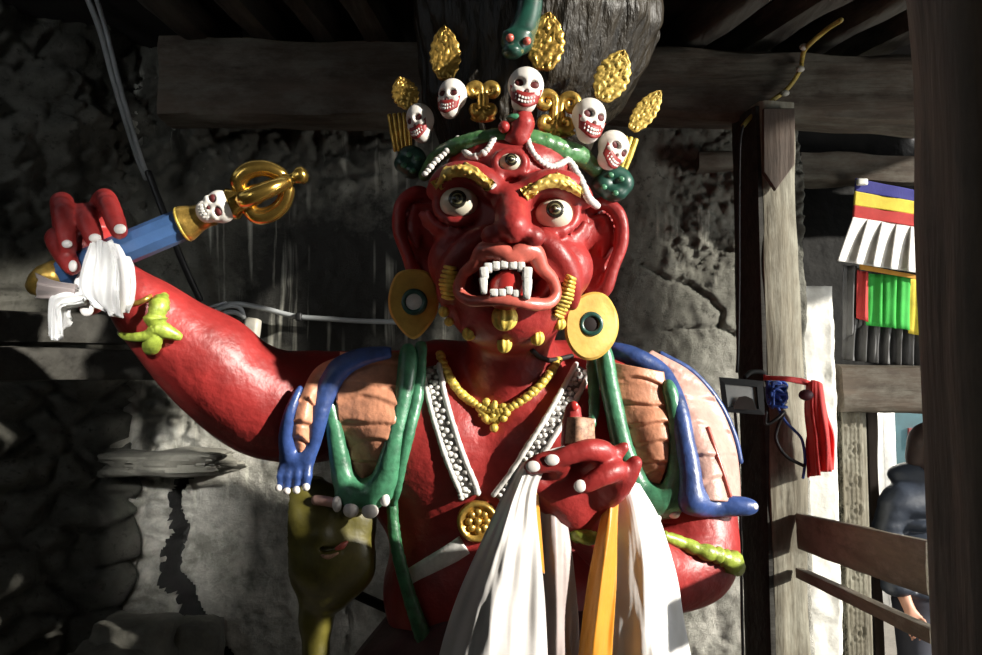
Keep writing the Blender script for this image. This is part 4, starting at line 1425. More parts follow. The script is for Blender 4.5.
# serpent head hanging down the front of the hair
sp = Field(P(490, 66, 2.70), P(550, -30, 3.05), .006)
sp.chain([P(532, -24, 2.86), P(530, 4, 2.85), P(526, 24, 2.83), P(518, 40, 2.80)], [.034, .036, .036, .04], .02, n=4)
sp.ell(P(517, 42, 2.80), (.055, .05, .045), .02)
sp.ell(P(512, 52, 2.77), (.035, .04, .022), .02)
sp.ell(P(517, 33, 2.77), (.05, .02, .014), .01)
sn = obj('serpent_head', *sp.mesh(1), M['darkgreen'], statue, label='dark green serpent head on the hair')
for (x, y) in ((510, 38), (527, 41)):
    obj('serpent_eye', *ball(P(x, y, 2.755), .014), M['lip'], sn, label='pink eye')

# ---- necklace
USE[0] = bvh_t
nk = [(440, 354), (447, 372), (458, 390), (472, 402), (486, 409), (500, 411), (516, 404), (534, 391), (548, 376), (558, 360)]
q = [ON(x, y, .016, 3.0) for x, y in nk]
mb = MB()
mb.add(tube(q, rad(4.6, 3.0), 12, 10, wob=.10))
for s in np.linspace(0, len(catmull(q, 10)) - 1, 34):
    p = catmull(q, 10)[int(s)]
    mb.add(ball(p + np.array([0, -.010, 0]), (.016, .012, .013), 8, 6))
nko = mb.obj('necklace', M['brow'], statue, label='gilded rope necklace')
mb = MB()
for i in range(34):
    a = random.uniform(0, 6.28); r = random.uniform(0, 1) ** .5
    x, y = 492 + 16 * r * math.cos(a), 414 + 13 * r * math.sin(a)
    if y > 414: x = 492 + (x - 492) * (1 - (y - 414) / 20)
    mb.add(ball(ON(x, y, .018 + .008 * random.random(), 3.0), random.uniform(.009, .016), 8, 6))
mb.add(tube([ON(478, 408, .02, 3.), ON(492, 420, .024, 3.), ON(507, 408, .02, 3.)], .012, 8, 5))
mb.add(ball(ON(494, 428, .022, 3.), .016, 10, 8))
mb.obj('pendant', M['brow'], nko)
obj('necklet', *tube([ON(532, 350, .006, 3.), ON(540, 357, .01, 3.), ON(552, 360, .012, 3.), ON(572, 356, .012, 3.)], .009, 8), M['throat'], statue, label='thin black cord at the neck')

# ---- white bone straps crossing on the chest, with the medallion
def strap(pts, w, ornate, name='bone_strap'):
    c = catmull([ON(x, y, .010, 3.05) for x, y in pts], 10)
    # smooth the lift so that the strap lies evenly
    for _ in range(6): c[1:-1] = .25 * c[:-2] + .5 * c[1:-1] + .25 * c[2:]
    T, N, B = frames(c)
    side = np.cross(T, np.array([0, -1.0, 0])); side /= np.linalg.norm(side, axis=1)[:, None]
    hw = rad(w / 2, 2.98)
    G = np.stack([c + side * hw * u + np.array([0, -.004 * (1 - u * u), 0]) for u in np.linspace(-1, 1, 5)], 1)
    st = obj(name, *loft(G, .02), M['strap' if ornate else 'bone'], statue, label='grey strap with white bone beads' if ornate else 'plain white strap')
    if ornate:
        L = np.concatenate([[0], np.cumsum(np.linalg.norm(np.diff(c, axis=0), axis=1))])
        for e in (-1, 1):
            mb = MB()
            mb.add(tube(c + side * hw * .88 * e + np.array([0, -.010, 0]), rad(w * .155, 2.98), 8, 1, wob=.09, smooth=False))
            mb.obj('beaded_edge', M['bone'], st, label='white beaded edge')
        mb = MB()
        for k, s in enumerate(np.arange(.010, L[-1], .0115)):
            p = np.array([np.interp(s, L, c[:, a]) for a in range(3)])
            sd = np.array([np.interp(s, L, side[:, a]) for a in range(3)])
            e = (-.42, .3, -.05, .44)[k % 4] + random.uniform(-.12, .12)
            q_ = random.uniform(.7, 1.25)
            mb.add(ball(p + sd * hw * e + np.array([0, -.009, 0]), (.011 * q_, .009, .009 * q_), 8, 6))
        mb.obj('bone_bead', M['bone'], st, kind='stuff')
    return st
strap([(431, 366), (437, 398), (446, 430), (456, 460), (467, 486), (470, 496)], 19, True)
strap([(583, 368), (568, 396), (552, 424), (535, 450), (517, 478), (500, 500)], 19, True)
strap([(464, 545), (446, 557), (426, 569), (408, 580)], 20, False)
c = ON(478, 521, .012, 3.0)
k = rad(21, 3.0)
V, F = lathe(c + np.array([0, .03, 0]), c + np.array([0, -.02, -.003]), [(0, k), (.6, k), (.85, k * .95), (1, k * .85), (.9, k * .74), (.75, k * .70)], 32)
md = obj('medallion', V, F, M['gold'], statue, label='round gilded medallion where the straps cross')
mb = MB()
for i in range(8):
    a = i * math.pi / 4
    mb.add(ball(c + np.array([math.cos(a) * k * .42, -.006, math.sin(a) * k * .42]), (k * .2, .012, k * .2), 10, 7))
mb.add(ball(c + np.array([0, -.010, 0]), (k * .2, .012, k * .2), 10, 7))
mb.obj('medallion_flower', M['gold'], md)

# ---- hides draped over the shoulders
def drapeY(px, py, cap=3.04):
    return min(HY(px, py, 9.0), cap)
def hide_panel(left, right, m, label, off, creases=(), nv=26, mu=110, cap=3.04, parent=None, th=.02, bulge=.02, name='hide_panel'):
    lp = catmull([np.array([x, y, 0]) for x, y in left], 8); rp = catmull([np.array([x, y, 0]) for x, y in right], 8)
    ts = np.linspace(0, 1, mu)
    f = lambda p, t: np.array([np.interp(t * (len(p) - 1), np.arange(len(p)), p[:, k]) for k in range(2)])
    D = np.zeros((mu, nv)); XY = np.zeros((mu, nv, 2))
    for i, t in enumerate(ts):
        a, b = f(lp, t), f(rp, t)
        for j, u in enumerate(np.linspace(0, 1, nv)):
            XY[i, j] = a + (b - a) * u
            D[i, j] = drapeY(*XY[i, j], cap)
    for _ in range(14):
        Q = np.pad(D, 1, mode='edge')
        D = np.minimum(D, .25 * (Q[:-2, 1:-1] + Q[2:, 1:-1] + Q[1:-1, :-2] + Q[1:-1, 2:]))
    G = np.zeros((mu, nv, 3)); Zo = np.zeros((mu, nv))
    for i in range(mu):
        for j in range(nv):
            u = j / (nv - 1)
            x, y = XY[i, j]
            z = off + bulge * math.sin(math.pi * u)
            for cy, amp in creases:
                d = y - cy - 3.5 * math.sin(u * 4.2 + cy) - 5 * (u - .5) ** 2 * 4
                if -16 < d < 0: z += amp * (1 + d / 16)
                elif 0 <= d < 3: z -= amp * 1.0 * (1 - d / 3)
            Zo[i, j] = z
    for _ in range(2): Zo[1:-1] = .25 * Zo[:-2] + .5 * Zo[1:-1] + .25 * Zo[2:]
    for _ in range(2): Zo[:, 1:-1] = .25 * Zo[:, :-2] + .5 * Zo[:, 1:-1] + .25 * Zo[:, 2:]
    for i in range(mu):
        for j in range(nv):
            G[i, j] = P(*XY[i, j], D[i, j] - Zo[i, j])
    return obj(name, *loft(G, th), M[m], parent, label=label)
def strip(pts, r, m, name, label, off=.02, cap=3.04, parent=None, wob=.04, flat=.9):
    q = []
    for x, y in pts: q.append([x, y, drapeY(x, y, cap) - off])
    q = np.array(q)
    for _ in range(2): q[1:-1, 2] = np.minimum(q[1:-1, 2], .5 * (q[:-2, 2] + q[2:, 2]))
    return obj(name, *tube([P(*a) for a in q], [rad(v, 3.0) for v in r] if not np.isscalar(r) else rad(r, 3.0), 12, 8, wob=wob, flat=flat), M[m], parent, label=label)

# left green hide
gl = hide_panel([(340, 352), (336, 385), (338, 425), (345, 455), (356, 478)], [(404, 352), (401, 385), (395, 425), (384, 455), (368, 480)], 'salmon', 'salmon flesh side of the green hide', .058,
                [(366, .008), (382, .009), (399, .010), (420, .009), (441, .009), (458, .006)], parent=statue, name='flayed_hide')
def hide_border(pts, rr, claws, par, Yc, m='green', toes=None):
    f = Field(P(min(p[0] for p in pts) - 30, max(p[1] for p in pts) + 45, Yc - .16), P(max(p[0] for p in pts) + 30, min(p[1] for p in pts) - 20, Yc + .16), .006)
    q = [[x, y, min(drapeY(x, y, Yc), Yc)] for x, y in pts]
    q = np.array(q, float)
    for _ in range(3): q[1:-1, 2] = np.minimum(q[1:-1, 2], .5 * (q[:-2, 2] + q[2:, 2]))
    f.chain([P(a[0], a[1], a[2] - .035) for a in q], [rad(v, 3.0) for v in rr], .02, n=4)
    for a in (toes or []):
        f.chain([P(x, y, Y) for x, y, Y in a[0]], [rad(v, 3.0) for v in a[1]], .015, n=3)
    return f
f = hide_border([(322, 384), (331, 412), (338, 448), (344, 478), (356, 494), (372, 494), (385, 478), (393, 445), (402, 405), (407, 372), (408, 350)],
                [5, 6.5, 8, 10, 13, 13, 11, 8.5, 7.5, 8, 7], None, gl, 3.02,
                toes=[([(350, 480, 2.99), (341, 496, 2.955)], [9, 6]), ([(356, 484, 2.985), (351, 503, 2.945)], [9, 7]), ([(366, 486, 2.985), (369, 505, 2.945)], [9, 7]), ([(378, 482, 2.985), (386, 496, 2.955)], [9, 6])])
gb = obj('hide_border', *f.mesh(1), M['green'], gl, label='glossy green paw and edge of the hide')
def claws(lst, par, Y, m='nail'):
    for (x, y, w, h) in lst:
        obj('claw', *ball(P(x, y, Y), (rad(w / 2, Y), rad(w / 2, Y) * .9, rad(h / 2, Y)), 14, 10), M[m], par, label='white claw')
claws([(337, 504, 10, 16), (351, 510, 16, 15), (370, 511, 17, 15), (385, 500, 10, 13)], gl, 2.93)
obj('hide_toe', *tube([P(315, 500, 2.97), P(325, 501, 2.96), P(335, 503, 2.95)], rad(5, 3.), 10, 4), M['pink'], gl, label='pale pink toe')
# hanging green leg next to it
strip([(421, 345), (420, 372), (416, 402), (409, 432), (402, 462), (397, 488), (394, 504)], [6, 6, 6.5, 6, 5.5, 5, 3], 'green', 'green_tail', 'thin green tail of the hide', parent=statue, off=.03)
strip([(392, 500), (394, 530), (399, 558), (407, 588), (418, 622), (430, 655), (440, 690)], [5.5, 6, 6.5, 7, 8, 9, 9], 'cord', 'garland_cord', 'dark green garland hanging down the left flank', parent=statue, off=.015)
# left blue hide
bl = hide_panel([(352, 352), (318, 366), (302, 392), (294, 420), (292, 446), (296, 452)], [(356, 362), (334, 378), (318, 402), (314, 424), (311, 446), (305, 452)], 'salmon', 'salmon flesh side of the blue hide', .05,
                [(400, .012), (420, .014), (438, .016)], parent=statue, cap=2.99, name='flayed_hide')
f = Field(P(262, 505, 2.75), P(400, 330, 3.2), .006)
bp = lambda x, y, o=.045: P(x, y, min(drapeY(x, y, 2.99), 2.99) - o)
f.chain([bp(392, 352), bp(362, 357), bp(338, 370), bp(325, 394), bp(318, 420), bp(313, 444), bp(306, 458)], [rad(v, 3) for v in (5, 8, 10, 10, 8, 6, 6)], .015, n=4)
f.chain([bp(300, 388), bp(290, 412), bp(286, 436), bp(288, 456)], [rad(v, 3) for v in (3, 4.5, 6, 7)], .015, n=4)
f.ell(P(297, 460, 2.955), (rad(17, 3), .035, rad(13, 3)), .02)
for (x0, x1) in ((286, 279), (292, 287), (300, 296.5), (308, 306)):
    f.chain([P(x0, 462, 2.95), P(x1 + 1, 476, 2.935), P(x1, 487, 2.935)], [rad(5.5, 3), rad(5, 3), rad(4, 3)], .006)
obj('hide_border', *f.mesh(1), M['blue'], bl, label='blue painted edge ending in a blue hand')
claws([(278.5, 488, 7, 7), (287, 491, 8, 7), (296.5, 490, 8, 8), (306, 487, 8, 8)], bl, 2.92)
# rolled flesh on the far left of the shoulder
# right green hide
gr = hide_panel([(612, 362), (616, 392), (624, 425), (630, 455), (640, 480)], [(664, 372), (668, 400), (669, 430), (668, 460), (660, 484)], 'salmon', 'salmon flesh side of the right green hide', .05,
                [(380, .011), (401, .011), (421, .012), (440, .010), (458, .011), (472, .008)], parent=statue, name='flayed_hide', cap=3.0)
f = hide_border([(604, 350), (608, 378), (614, 408), (621, 440), (630, 468), (640, 492), (656, 502), (672, 498), (678, 474), (677, 440), (673, 405), (668, 384)],
                [7, 7.5, 8, 8.5, 9, 12, 14, 13, 9, 7, 6, 5], None, gr, 2.98,
                toes=[([(640, 490, 2.95), (636, 506, 2.92)], [9, 7]), ([(654, 494, 2.95), (654, 512, 2.91)], [9, 7]), ([(668, 494, 2.95), (672, 510, 2.91)], [9, 7])])
obj('hide_border', *f.mesh(1), M['green'], gr, label='glossy green paw and edge of the right hide')
claws([(637, 512, 12, 9), (655, 518, 13, 9), (674, 514, 12, 9)], gr, 2.89)
strip([(592, 352), (593, 372), (594, 392), (594, 410), (592, 425)], [6, 6.5, 6, 5.5, 4], 'green', 'green_tail', 'thin green tail of the right hide', parent=statue, off=.03)
# right blue hide: pale flesh side and blue leg with a foot
br = hide_panel([(640, 360), (668, 376), (684, 408), (692, 440), (697, 470), (700, 500)], [(652, 350), (690, 371), (716, 400), (732, 434), (739, 466), (741, 502)], 'pink', 'pale flesh side of the right blue hide', .055,
                [(395, .012), (425, .012), (452, .014), (480, .012)], parent=statue, name='flayed_hide', cap=3.1, nv=22)
f = Field(P(590, 530, 2.65), P(775, 330, 3.25), .006)
bq = lambda x, y, o=.05: P(x, y, min(drapeY(x, y, 3.06), 3.06) - o)
f.chain([bq(610, 349, .02), bq(634, 357), bq(660, 374), bq(676, 404), bq(684, 440), bq(689, 470), bq(691, 500)], [rad(v, 3) for v in (7, 9, 10, 9.5, 9, 10, 12)], .015, n=4)
f.chain([bq(691, 500), P(712, 506, 2.93), P(735, 506, 2.92), P(752, 507, 2.92)], [rad(v, 3) for v in (13, 10, 7.5, 6)], .02, n=4)
obj('hide_border', *f.mesh(1), M['blue'], br, label='blue painted leg and foot')
obj('claw', *ball(P(753, 506.5, 2.905), (.018, .012, .014), 10, 8), M['nail'], br, label='pale toe nail')
f2 = [(660, 354), (692, 372), (718, 402), (734, 436), (740, 462)]
obj('hide_edge', *tube([P(x, y, min(HY(x, y, 9), 3.12) - .045) for x, y in f2], rad(3.4, 3.1), 10, 6), M['blue'], br, label='thin outer blue edge')
f2 = [(708, 428), (716, 452), (724, 476), (730, 496)]
obj('hide_seam', *tube([P(x, y, min(HY(x, y, 9), 3.1) - .080) for x, y in f2], rad(2.2, 3.1), 8, 6), M['lip'], br, label='red seam line')

USE[0] = bvh
# ---- bracelets of green serpents
def bracelet(pts, r, head=None, tail=None):
    mb = MB()
    mb.add(tube(pts, r, 12, 6, wob=.12))
    if head: mb.add(tube(head[0], head[1], 10, 6, wob=.06))
    if tail: mb.add(tube(tail[0], tail[1], 10, 6, wob=.06))
    return mb.obj('serpent_bracelet', M['snake'], statue, label='yellow-green serpent bracelet')
bo = lambda x, y, o=.02, d=2.85: ON(x, y, o, d)
bracelet([P(164, 296, 2.84), bo(160, 304), bo(156, 318), bo(158, 330), bo(152, 345), P(146, 354, 2.86)], [.016, .030, .034, .032, .026, .012],
         ([bo(158, 328, .03), bo(168, 332, .03), bo(180, 337, .03)], [.03, .026, .014]),
         ([bo(156, 330, .03), bo(146, 336, .03), bo(128, 337, .03), P(120, 333, 2.82)], [.026, .018, .014, .010]))
obj('arm_band', *tube([P(126, 302, 2.72), ON(136, 303, .004, 2.8), ON(148, 298, .004, 2.8), P(155, 291, 2.8)], .009, 8), M['gold'], statue, label='thin gilded band at the raised wrist')
bracelet([bo(664, 536, .02, 2.95), bo(682, 543, .02, 2.95), bo(702, 551, .02, 2.95), bo(720, 556, .02, 2.95), bo(732, 562, .02, 3.), bo(739, 571, .0, 3.)], [.018, .022, .024, .028, .036, .018])
bracelet([P(568, 532, 2.66), bo(580, 536, .012, 2.68), bo(594, 538, .012, 2.68), bo(606, 534, .012, 2.68)], [.02, .022, .02, .016])
# ---- finger nails
def nail(x, y, rx, rz, Y=None, rot=0, m='nail'):
    p = ON(x, y, .002, 2.6) if Y is None else P(x, y, Y)
    R = np.array([[math.cos(rot), 0, math.sin(rot)], [0, 1, 0], [-math.sin(rot), 0, math.cos(rot)]])
    obj('fingernail', *ball(p, (rad(rx, 2.6), .008, rad(rz, 2.6)), 14, 8, R), M[m], statue, label='white painted fingernail')
for a in ((67, 244, 5.5, 4.2), (95, 238, 6.5, 4.5), (120, 229, 6.5, 5.2), (73, 266, 4.5, 6.0), (533, 466.5, 7, 5.4), (552, 460, 7, 5.4), (580, 486, 6, 6)):
    nail(*a)
nail(574, 406, 4.5, 5, m='tongue')
nail(87, 309, 7.5, 7.5)

# ---- olive hide with a face hanging at the left side
of = Field(P(275, 690, 2.85), P(385, 470, 3.35), .007)
of.chain([P(300, 490, 3.080), P(312, 520, 3.080), P(322, 560, 3.080), P(328, 590, 3.090)], [.09, .115, .12, .085], .05)
of.ell(P(342, 520, 3.080), (.13, .08, .12), .05)
of.ell(P(340, 562, 3.070), (.13, .09, .13), .05)
of.chain([P(312, 575, 3.100), P(316, 620, 3.120), P(316, 690, 3.120)], [.055, .05, .05], .05)
of.ell(P(322, 535, 3.000), (.028, .045, .035), .03)                     # nose
of.chain([P(297, 507, 3.000), P(315, 514, 2.985), P(328, 512, 2.990)], .014, .02)
of.chain([P(345, 514, 2.985), P(356, 512, 2.985), P(368, 506, 3.000)], .014, .02)
of.chain([P(314, 545, 2.980), P(326, 551, 2.965), P(344, 546, 2.970)], [.008, .012, .008], .008, 'sub')
of.chain([P(316, 554, 2.975), P(328, 557, 2.965), P(340, 553, 2.975)], [.006, .012, .006], .010)
fh = obj('olive_hide', *of.mesh(1), M['olive'], statue, label='olive brown hide with a slack face hanging at the left flank')
obj('hide_lip', *tube([P(336, 549, 2.965), P(342, 546, 2.965), P(347, 542, 2.975)], [.006, .012, .006], 8), M['lip'], fh, label='red lip mark')
obj('hide_lip', *tube([P(318, 554, 2.962), P(328, 557, 2.952), P(338, 553, 2.962)], [.004, .008, .004], 8), M['paper'], fh, label='pale lower lip')

# ---- dark cloth over the lap, down to the ground
rows = []
for (py, x0, x1, Y) in ((600, 392, 640, 3.0), (624, 372, 650, 2.93), (655, 348, 660, 2.86), (700, 322, 680, 2.82)):
    rows.append([P(x0 + (x1 - x0) * u, py + 26 * max(0, .35 - u), Y + .30 * (2 * u - 1) ** 2) for u in np.linspace(0, 1, 9)])
bot = [np.array([p[0] * 1.05, p[1], .0]) for p in rows[-1]]
mid = [(np.array(a) + b) / 2 for a, b in zip(rows[-1], bot)]
G = resample_grid(rows + [mid, bot], 40, 50)
for i in range(40):
    for j in range(50):
        G[i, j, 1] += .018 * math.sin(j * .9 + .6 * math.sin(i * .2)) * min(1, i / 14)
obj('lap_cloth', *loft(G, .03), M['maroon'], statue, label='dark maroon cloth over the lap')
# ================================================================== things held by or hung on the statue
# staff with skull and thunderbolt end
sa, sb = P(30, 288, 2.715), P(290, 180, 2.705)
ax = sb - sa; Ls = np.linalg.norm(ax); ax /= Ls
def SP(px, py, dY=0.0):
    """closest point of the staff's axis to a sight line point"""
    p = P(px, py, 2.71); return sa + ax * ((p - sa) @ ax)
staff = empty('thunderbolt_staff', SP(150, 235), 'blue staff with a white skull and golden thunderbolt tip in the raised hand', 'staff')
V, F = lathe(SP(62, 275), SP(188, 223), [(0, rad(15, 2.7)), (.02, rad(16.5, 2.7)), (.98, rad(16.5, 2.7)), (1, rad(15, 2.7))], 10)
obj('staff_shaft', V, F, M['shaft'], staff, angle=30)
V, F = lathe(SP(183, 225), SP(212, 213), [(0, rad(17.5, 2.7)), (.10, rad(18.5, 2.7)), (.2, rad(17.5, 2.7)), (.5, rad(14, 2.7)), (.8, rad(12.5, 2.7)), (1, rad(13.5, 2.7))], 28)
col = obj('staff_collar', V, F, M['gold'], staff, label='golden collar')
V, F = lathe(SP(182, 225.5), SP(185, 224), [(0, rad(17.5, 2.7)), (.5, rad(18.8, 2.7)), (1, rad(17.8, 2.7))], 28)
obj('collar_edge', V, F, M['brow'], col, label='pale yellow rim')
c = SP(218, 210) + np.array([0, -.02, 0])
h = rad(44, 2.7); w = rad(34, 2.7)
roll = math.radians(66)
s = (w / .72, h * .9, h * .85)
sks = obj('staff_skull', place(SK[0], c, s, roll, 0), SK[1], M['white'], staff, label='white painted skull below the golden tip')
for sx in (-1, 1):
    V, F = ball((sx * .15, -.27, .09), (.10, .06, .09), 16, 10)
    obj('eye_socket', place(V, c, s, roll), F, M['socket'], sks, label='dark red eye hollow')
V, F = ball((0, -.31, -.10), (.04, .04, .05), 10, 8)
obj('nose_hole', place(V, c, s, roll), F, M['socket'], sks, label='dark red nose hole')
mb = MB()
for u in np.linspace(-.7, .7, 6):
    mb.add(rbox((.235 * u, -.34 + .15 * u * u, -.27 + .085 * u * u), .03, .022, .05, None, .4))
mb.V = [place(np.concatenate(mb.V), c, s, roll)]
mb.obj('tooth_row', M['bone'], sks)
V, F = lathe(SP(228, 206), SP(250, 197), [(0, rad(15, 2.7)), (.25, rad(17, 2.7)), (.5, rad(13, 2.7)), (.75, rad(12, 2.7)), (1, rad(15, 2.7))], 28)
obj('lotus_neck', V, F, M['brass'], staff, label='golden lotus neck')
# four curved prongs round an open core
t0, t1 = SP(244, 199.5), SP(286, 182)
Rm = frame_from(ax)
R0 = rad(23, 2.7)
for k in range(4):
    a = math.radians(20 + 90 * k)
    d = Rm[:, 0] * math.cos(a) + Rm[:, 1] * math.sin(a)
    pts = [t0 + d * R0 * .35, t0 + (t1 - t0) * .10 + d * R0 * .85, t0 + (t1 - t0) * .38 + d * R0 * 1.04, t0 + (t1 - t0) * .72 + d * R0 * .86, t0 + (t1 - t0) * .95 + d * R0 * .40, t1 + d * R0 * .1]
    obj('thunderbolt_prong', *tube(pts, [.024, .028, .028, .026, .024, .018], 14, 6), M['brass'], staff)
V, F = lathe(t0, t1, [(0, .03), (.3, .034), (.6, .02), (1, .02)], 16)
obj('thunderbolt_core', V, F, M['brass'], staff)
V, F = lathe(t1 - ax * .01, t1 + ax * .075, [(0, .030), (.2, .034), (.35, .018), (.5, .020), (.7, .030), (.9, .026), (1, .012)], 20)
obj('thunderbolt_tip', V, F, M['brass'], staff)
# lower end behind the hand
V, F = lathe(SP(66, 273), SP(28, 289), [(0, rad(14, 2.7)), (.2, rad(17, 2.7)), (.55, rad(17, 2.7)), (.8, rad(13, 2.7)), (1, rad(6, 2.7))], 24)
obj('staff_butt', V, F, M['gold'], staff, label='dull golden butt end')

# ---- white scarf knotted round the raised hand
def sheet(rows, mu, nv, th, m, name, pleat=0, freq=0, label=None, cat=None, grow=True, parent=None, phase=0, fine=.3, crumple=0):
    G = resample_grid(rows, mu, nv)
    for i in range(mu):
        k = (.25 + .75 * i / (mu - 1)) if grow else 1
        for j in range(nv):
            u = j / (nv - 1)
            G[i, j, 1] += pleat * k * (math.sin(u * freq + phase + 1.1 * math.sin(i / mu * 2.5)) + fine * math.sin(u * freq * 2.7 + 1 + i * .12))
    if crumple:
        for i in range(mu):
            for j in range(nv):
                p = G[i, j]
                G[i, j, 1] += crumple * (noise.fractal(Vector((p[0] * 10, phase * 3, p[2] * 1.3)), 1.0, 2.0, 3) + .22 * abs(noise.noise(Vector((p[0] * 9 + p[2] * 4, 4.0 + phase, p[2] * 5 - p[0] * 3)))))
    return obj(name, *loft(G, th), m, parent, label=label, cat=cat)
sc = empty('offering_scarf', P(96, 300, 2.6), 'crumpled white scarf tied around the raised hand and staff', 'scarf')
rows = [[P(x, y, Y) for x, y, Y in r] for r in (
    ((88, 246, 2.62), (98, 243, 2.585), (108, 242, 2.58), (118, 244, 2.63)),
    ((78, 266, 2.62), (95, 262, 2.545), (112, 261, 2.535), (128, 262, 2.62)),
    ((72, 284, 2.63), (92, 286, 2.53), (114, 284, 2.52), (134, 280, 2.61)),
    ((82, 296, 2.64), (98, 302, 2.56), (116, 304, 2.55), (134, 298, 2.62)),
    ((104, 300, 2.66), (112, 312, 2.60), (120, 318, 2.60), (128, 310, 2.64)))]
sheet(rows, 44, 60, .012, M['satinw'], 'scarf_wrap', .018, 21, parent=sc, grow=False, crumple=.03)
rows = [[P(x, y, Y) for x, y, Y in r] for r in (
    ((82, 288, 2.60), (84, 296, 2.58), (85, 304, 2.60)),
    ((66, 288, 2.60), (68, 298, 2.57), (68, 308, 2.60)),
    ((50, 296, 2.61), (58, 304, 2.58), (66, 312, 2.61)),
    ((47, 314, 2.62), (57, 316, 2.59), (68, 318, 2.62)),
    ((48, 336, 2.63), (58, 340, 2.60), (72, 322, 2.63)))]
sheet(rows, 36, 32, .010, M['satinw'], 'scarf_tail', .012, 14, parent=sc, grow=False, crumple=.025)
rows = [[P(x, y, Y) for x, y, Y in r] for r in (
    ((34, 272, 2.62), (38, 284, 2.59), (34, 298, 2.62)),
    ((52, 280, 2.61), (54, 288, 2.585), (52, 298, 2.61)),
    ((76, 284, 2.60), (76, 291, 2.585), (74, 300, 2.60)))]
sheet(rows, 20, 16, .008, M['satinp'], 'scarf_band', .008, 8, parent=sc, grow=False, label='sheer band over the staff end')

# ---- banknote folded over the forefinger
rows = [[P(x, y, Y) for x, y, Y in r] for r in (
    ((562, 419, 2.565), (570, 417, 2.525), (582, 417, 2.52), (595, 419, 2.55)),
    ((562, 432, 2.565), (570, 431, 2.52), (583, 431, 2.51), (595, 433, 2.54)),
    ((562, 444, 2.565), (570, 444, 2.52), (583, 445, 2.51), (596, 446, 2.54)))]
sheet(rows, 14, 20, .004, M['paper'], 'banknote', .004, 7, 'worn brown banknote folded around the upright forefinger', 'banknote', grow=False)

# ---- offering scarves hung over the offering hand
def scarf(rows, label, m, pleat, freq, name='offering_scarf', nv=90, mu=90, phase=0, fine=.3, crumple=.012):
    return sheet([[P(*q) for q in r] for r in rows], mu, nv, .006, m, name, pleat, freq, label, 'scarf', phase=phase, fine=fine, crumple=crumple)
scarf((((552, 450, 2.53), (566, 447, 2.505), (582, 449, 2.53)),
       ((532, 458, 2.515), (545, 453, 2.485), (562, 454, 2.51)),
       ((518, 467, 2.505), (530, 464, 2.47), (546, 468, 2.49)),
       ((505, 490, 2.50), (520, 490, 2.44), (536, 496, 2.50)),
       ((480, 545, 2.50), (508, 540, 2.42), (540, 548, 2.50)),
       ((456, 600, 2.50), (495, 604, 2.41), (545, 600, 2.50)),
       ((438, 660, 2.50), (490, 660, 2.40), (548, 660, 2.50)),
       ((428, 720, 2.50), (488, 720, 2.40), (550, 720, 2.50))),
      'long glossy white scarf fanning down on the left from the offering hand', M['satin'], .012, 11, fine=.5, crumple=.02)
scarf((((526, 482, 2.53), (532, 484, 2.515), (538, 490, 2.53)),
       ((532, 520, 2.53), (536, 520, 2.515), (541, 524, 2.53)),
       ((538, 570, 2.52), (541, 570, 2.51), (545, 574, 2.52))),
      'narrow strip of yellow scarf behind the left white scarf', M['satiny'], .004, 6, nv=16, mu=30)
scarf((((540, 506, 2.60), (552, 506, 2.575), (566, 512, 2.60)),
       ((541, 560, 2.58), (555, 560, 2.55), (573, 562, 2.58)),
       ((543, 610, 2.57), (558, 610, 2.54), (578, 612, 2.57)),
       ((544, 660, 2.56), (560, 660, 2.53), (580, 660, 2.56)),
       ((544, 720, 2.56), (562, 720, 2.53), (582, 720, 2.56))),
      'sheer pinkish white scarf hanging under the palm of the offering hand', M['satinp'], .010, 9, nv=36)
scarf((((606, 500, 2.60), (612, 497, 2.57), (619, 502, 2.60)),
       ((598, 530, 2.57), (608, 530, 2.53), (618, 530, 2.57)),
       ((588, 580, 2.55), (602, 580, 2.51), (617, 580, 2.55)),
       ((580, 640, 2.54), (596, 640, 2.50), (613, 640, 2.54)),
       ((572, 720, 2.54), (590, 720, 2.50), (610, 720, 2.54))),
      'broad yellow scarf hanging from the offering hand', M['satiny'], .010, 8, nv=36)
scarf((((614, 490, 2.63), (626, 480, 2.61), (640, 484, 2.66)),
       ((612, 520, 2.62), (636, 516, 2.60), (660, 520, 2.68)),
       ((612, 570, 2.61), (644, 568, 2.58), (676, 572, 2.68)),
       ((611, 620, 2.60), (650, 620, 2.57), (684, 620, 2.68)),
       ((609, 660, 2.60), (652, 660, 2.56), (691, 660, 2.68)),
       ((606, 720, 2.60), (654, 720, 2.56), (698, 720, 2.68))),
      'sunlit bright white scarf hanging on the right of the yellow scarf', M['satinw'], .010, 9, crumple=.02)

# ================================================================== things on the post and walls
# floodlight
fl = empty('floodlight', P(742, 398, 3.265), 'black floodlight with a square glass front fixed to the wooden post', 'floodlight')
def quad_plate(pts, Y, th, name, m, label=None, parent=None, bev=.004):
    return obj(name, *plate([P(x, y, Yy) for (x, y), Yy in zip(pts, Y if hasattr(Y, '__len__') else [Y] * len(pts))], th, bev), m, parent, smooth=False, label=label)
o4 = [(719, 377), (763, 381), (765, 415), (723, 412)]
Y4 = [3.205, 3.265, 3.265, 3.205]
i4 = [(725, 384), (757, 387), (759, 409), (728, 407)]
pO = np.array([P(x, y, Y) for (x, y), Y in zip(o4, Y4)]); pI = np.array([P(x, y, Y - .004) for (x, y), Y in zip(i4, [3.212, 3.257, 3.257, 3.212])])
back = np.array([P(742 + (x - 742) * .8, 397 + (y - 397) * .8, Y + .07) for (x, y), Y in zip(o4, Y4)])
inn = pI + np.array([0, .02, 0])
V = np.concatenate([pO, pI, inn, back])
F = []
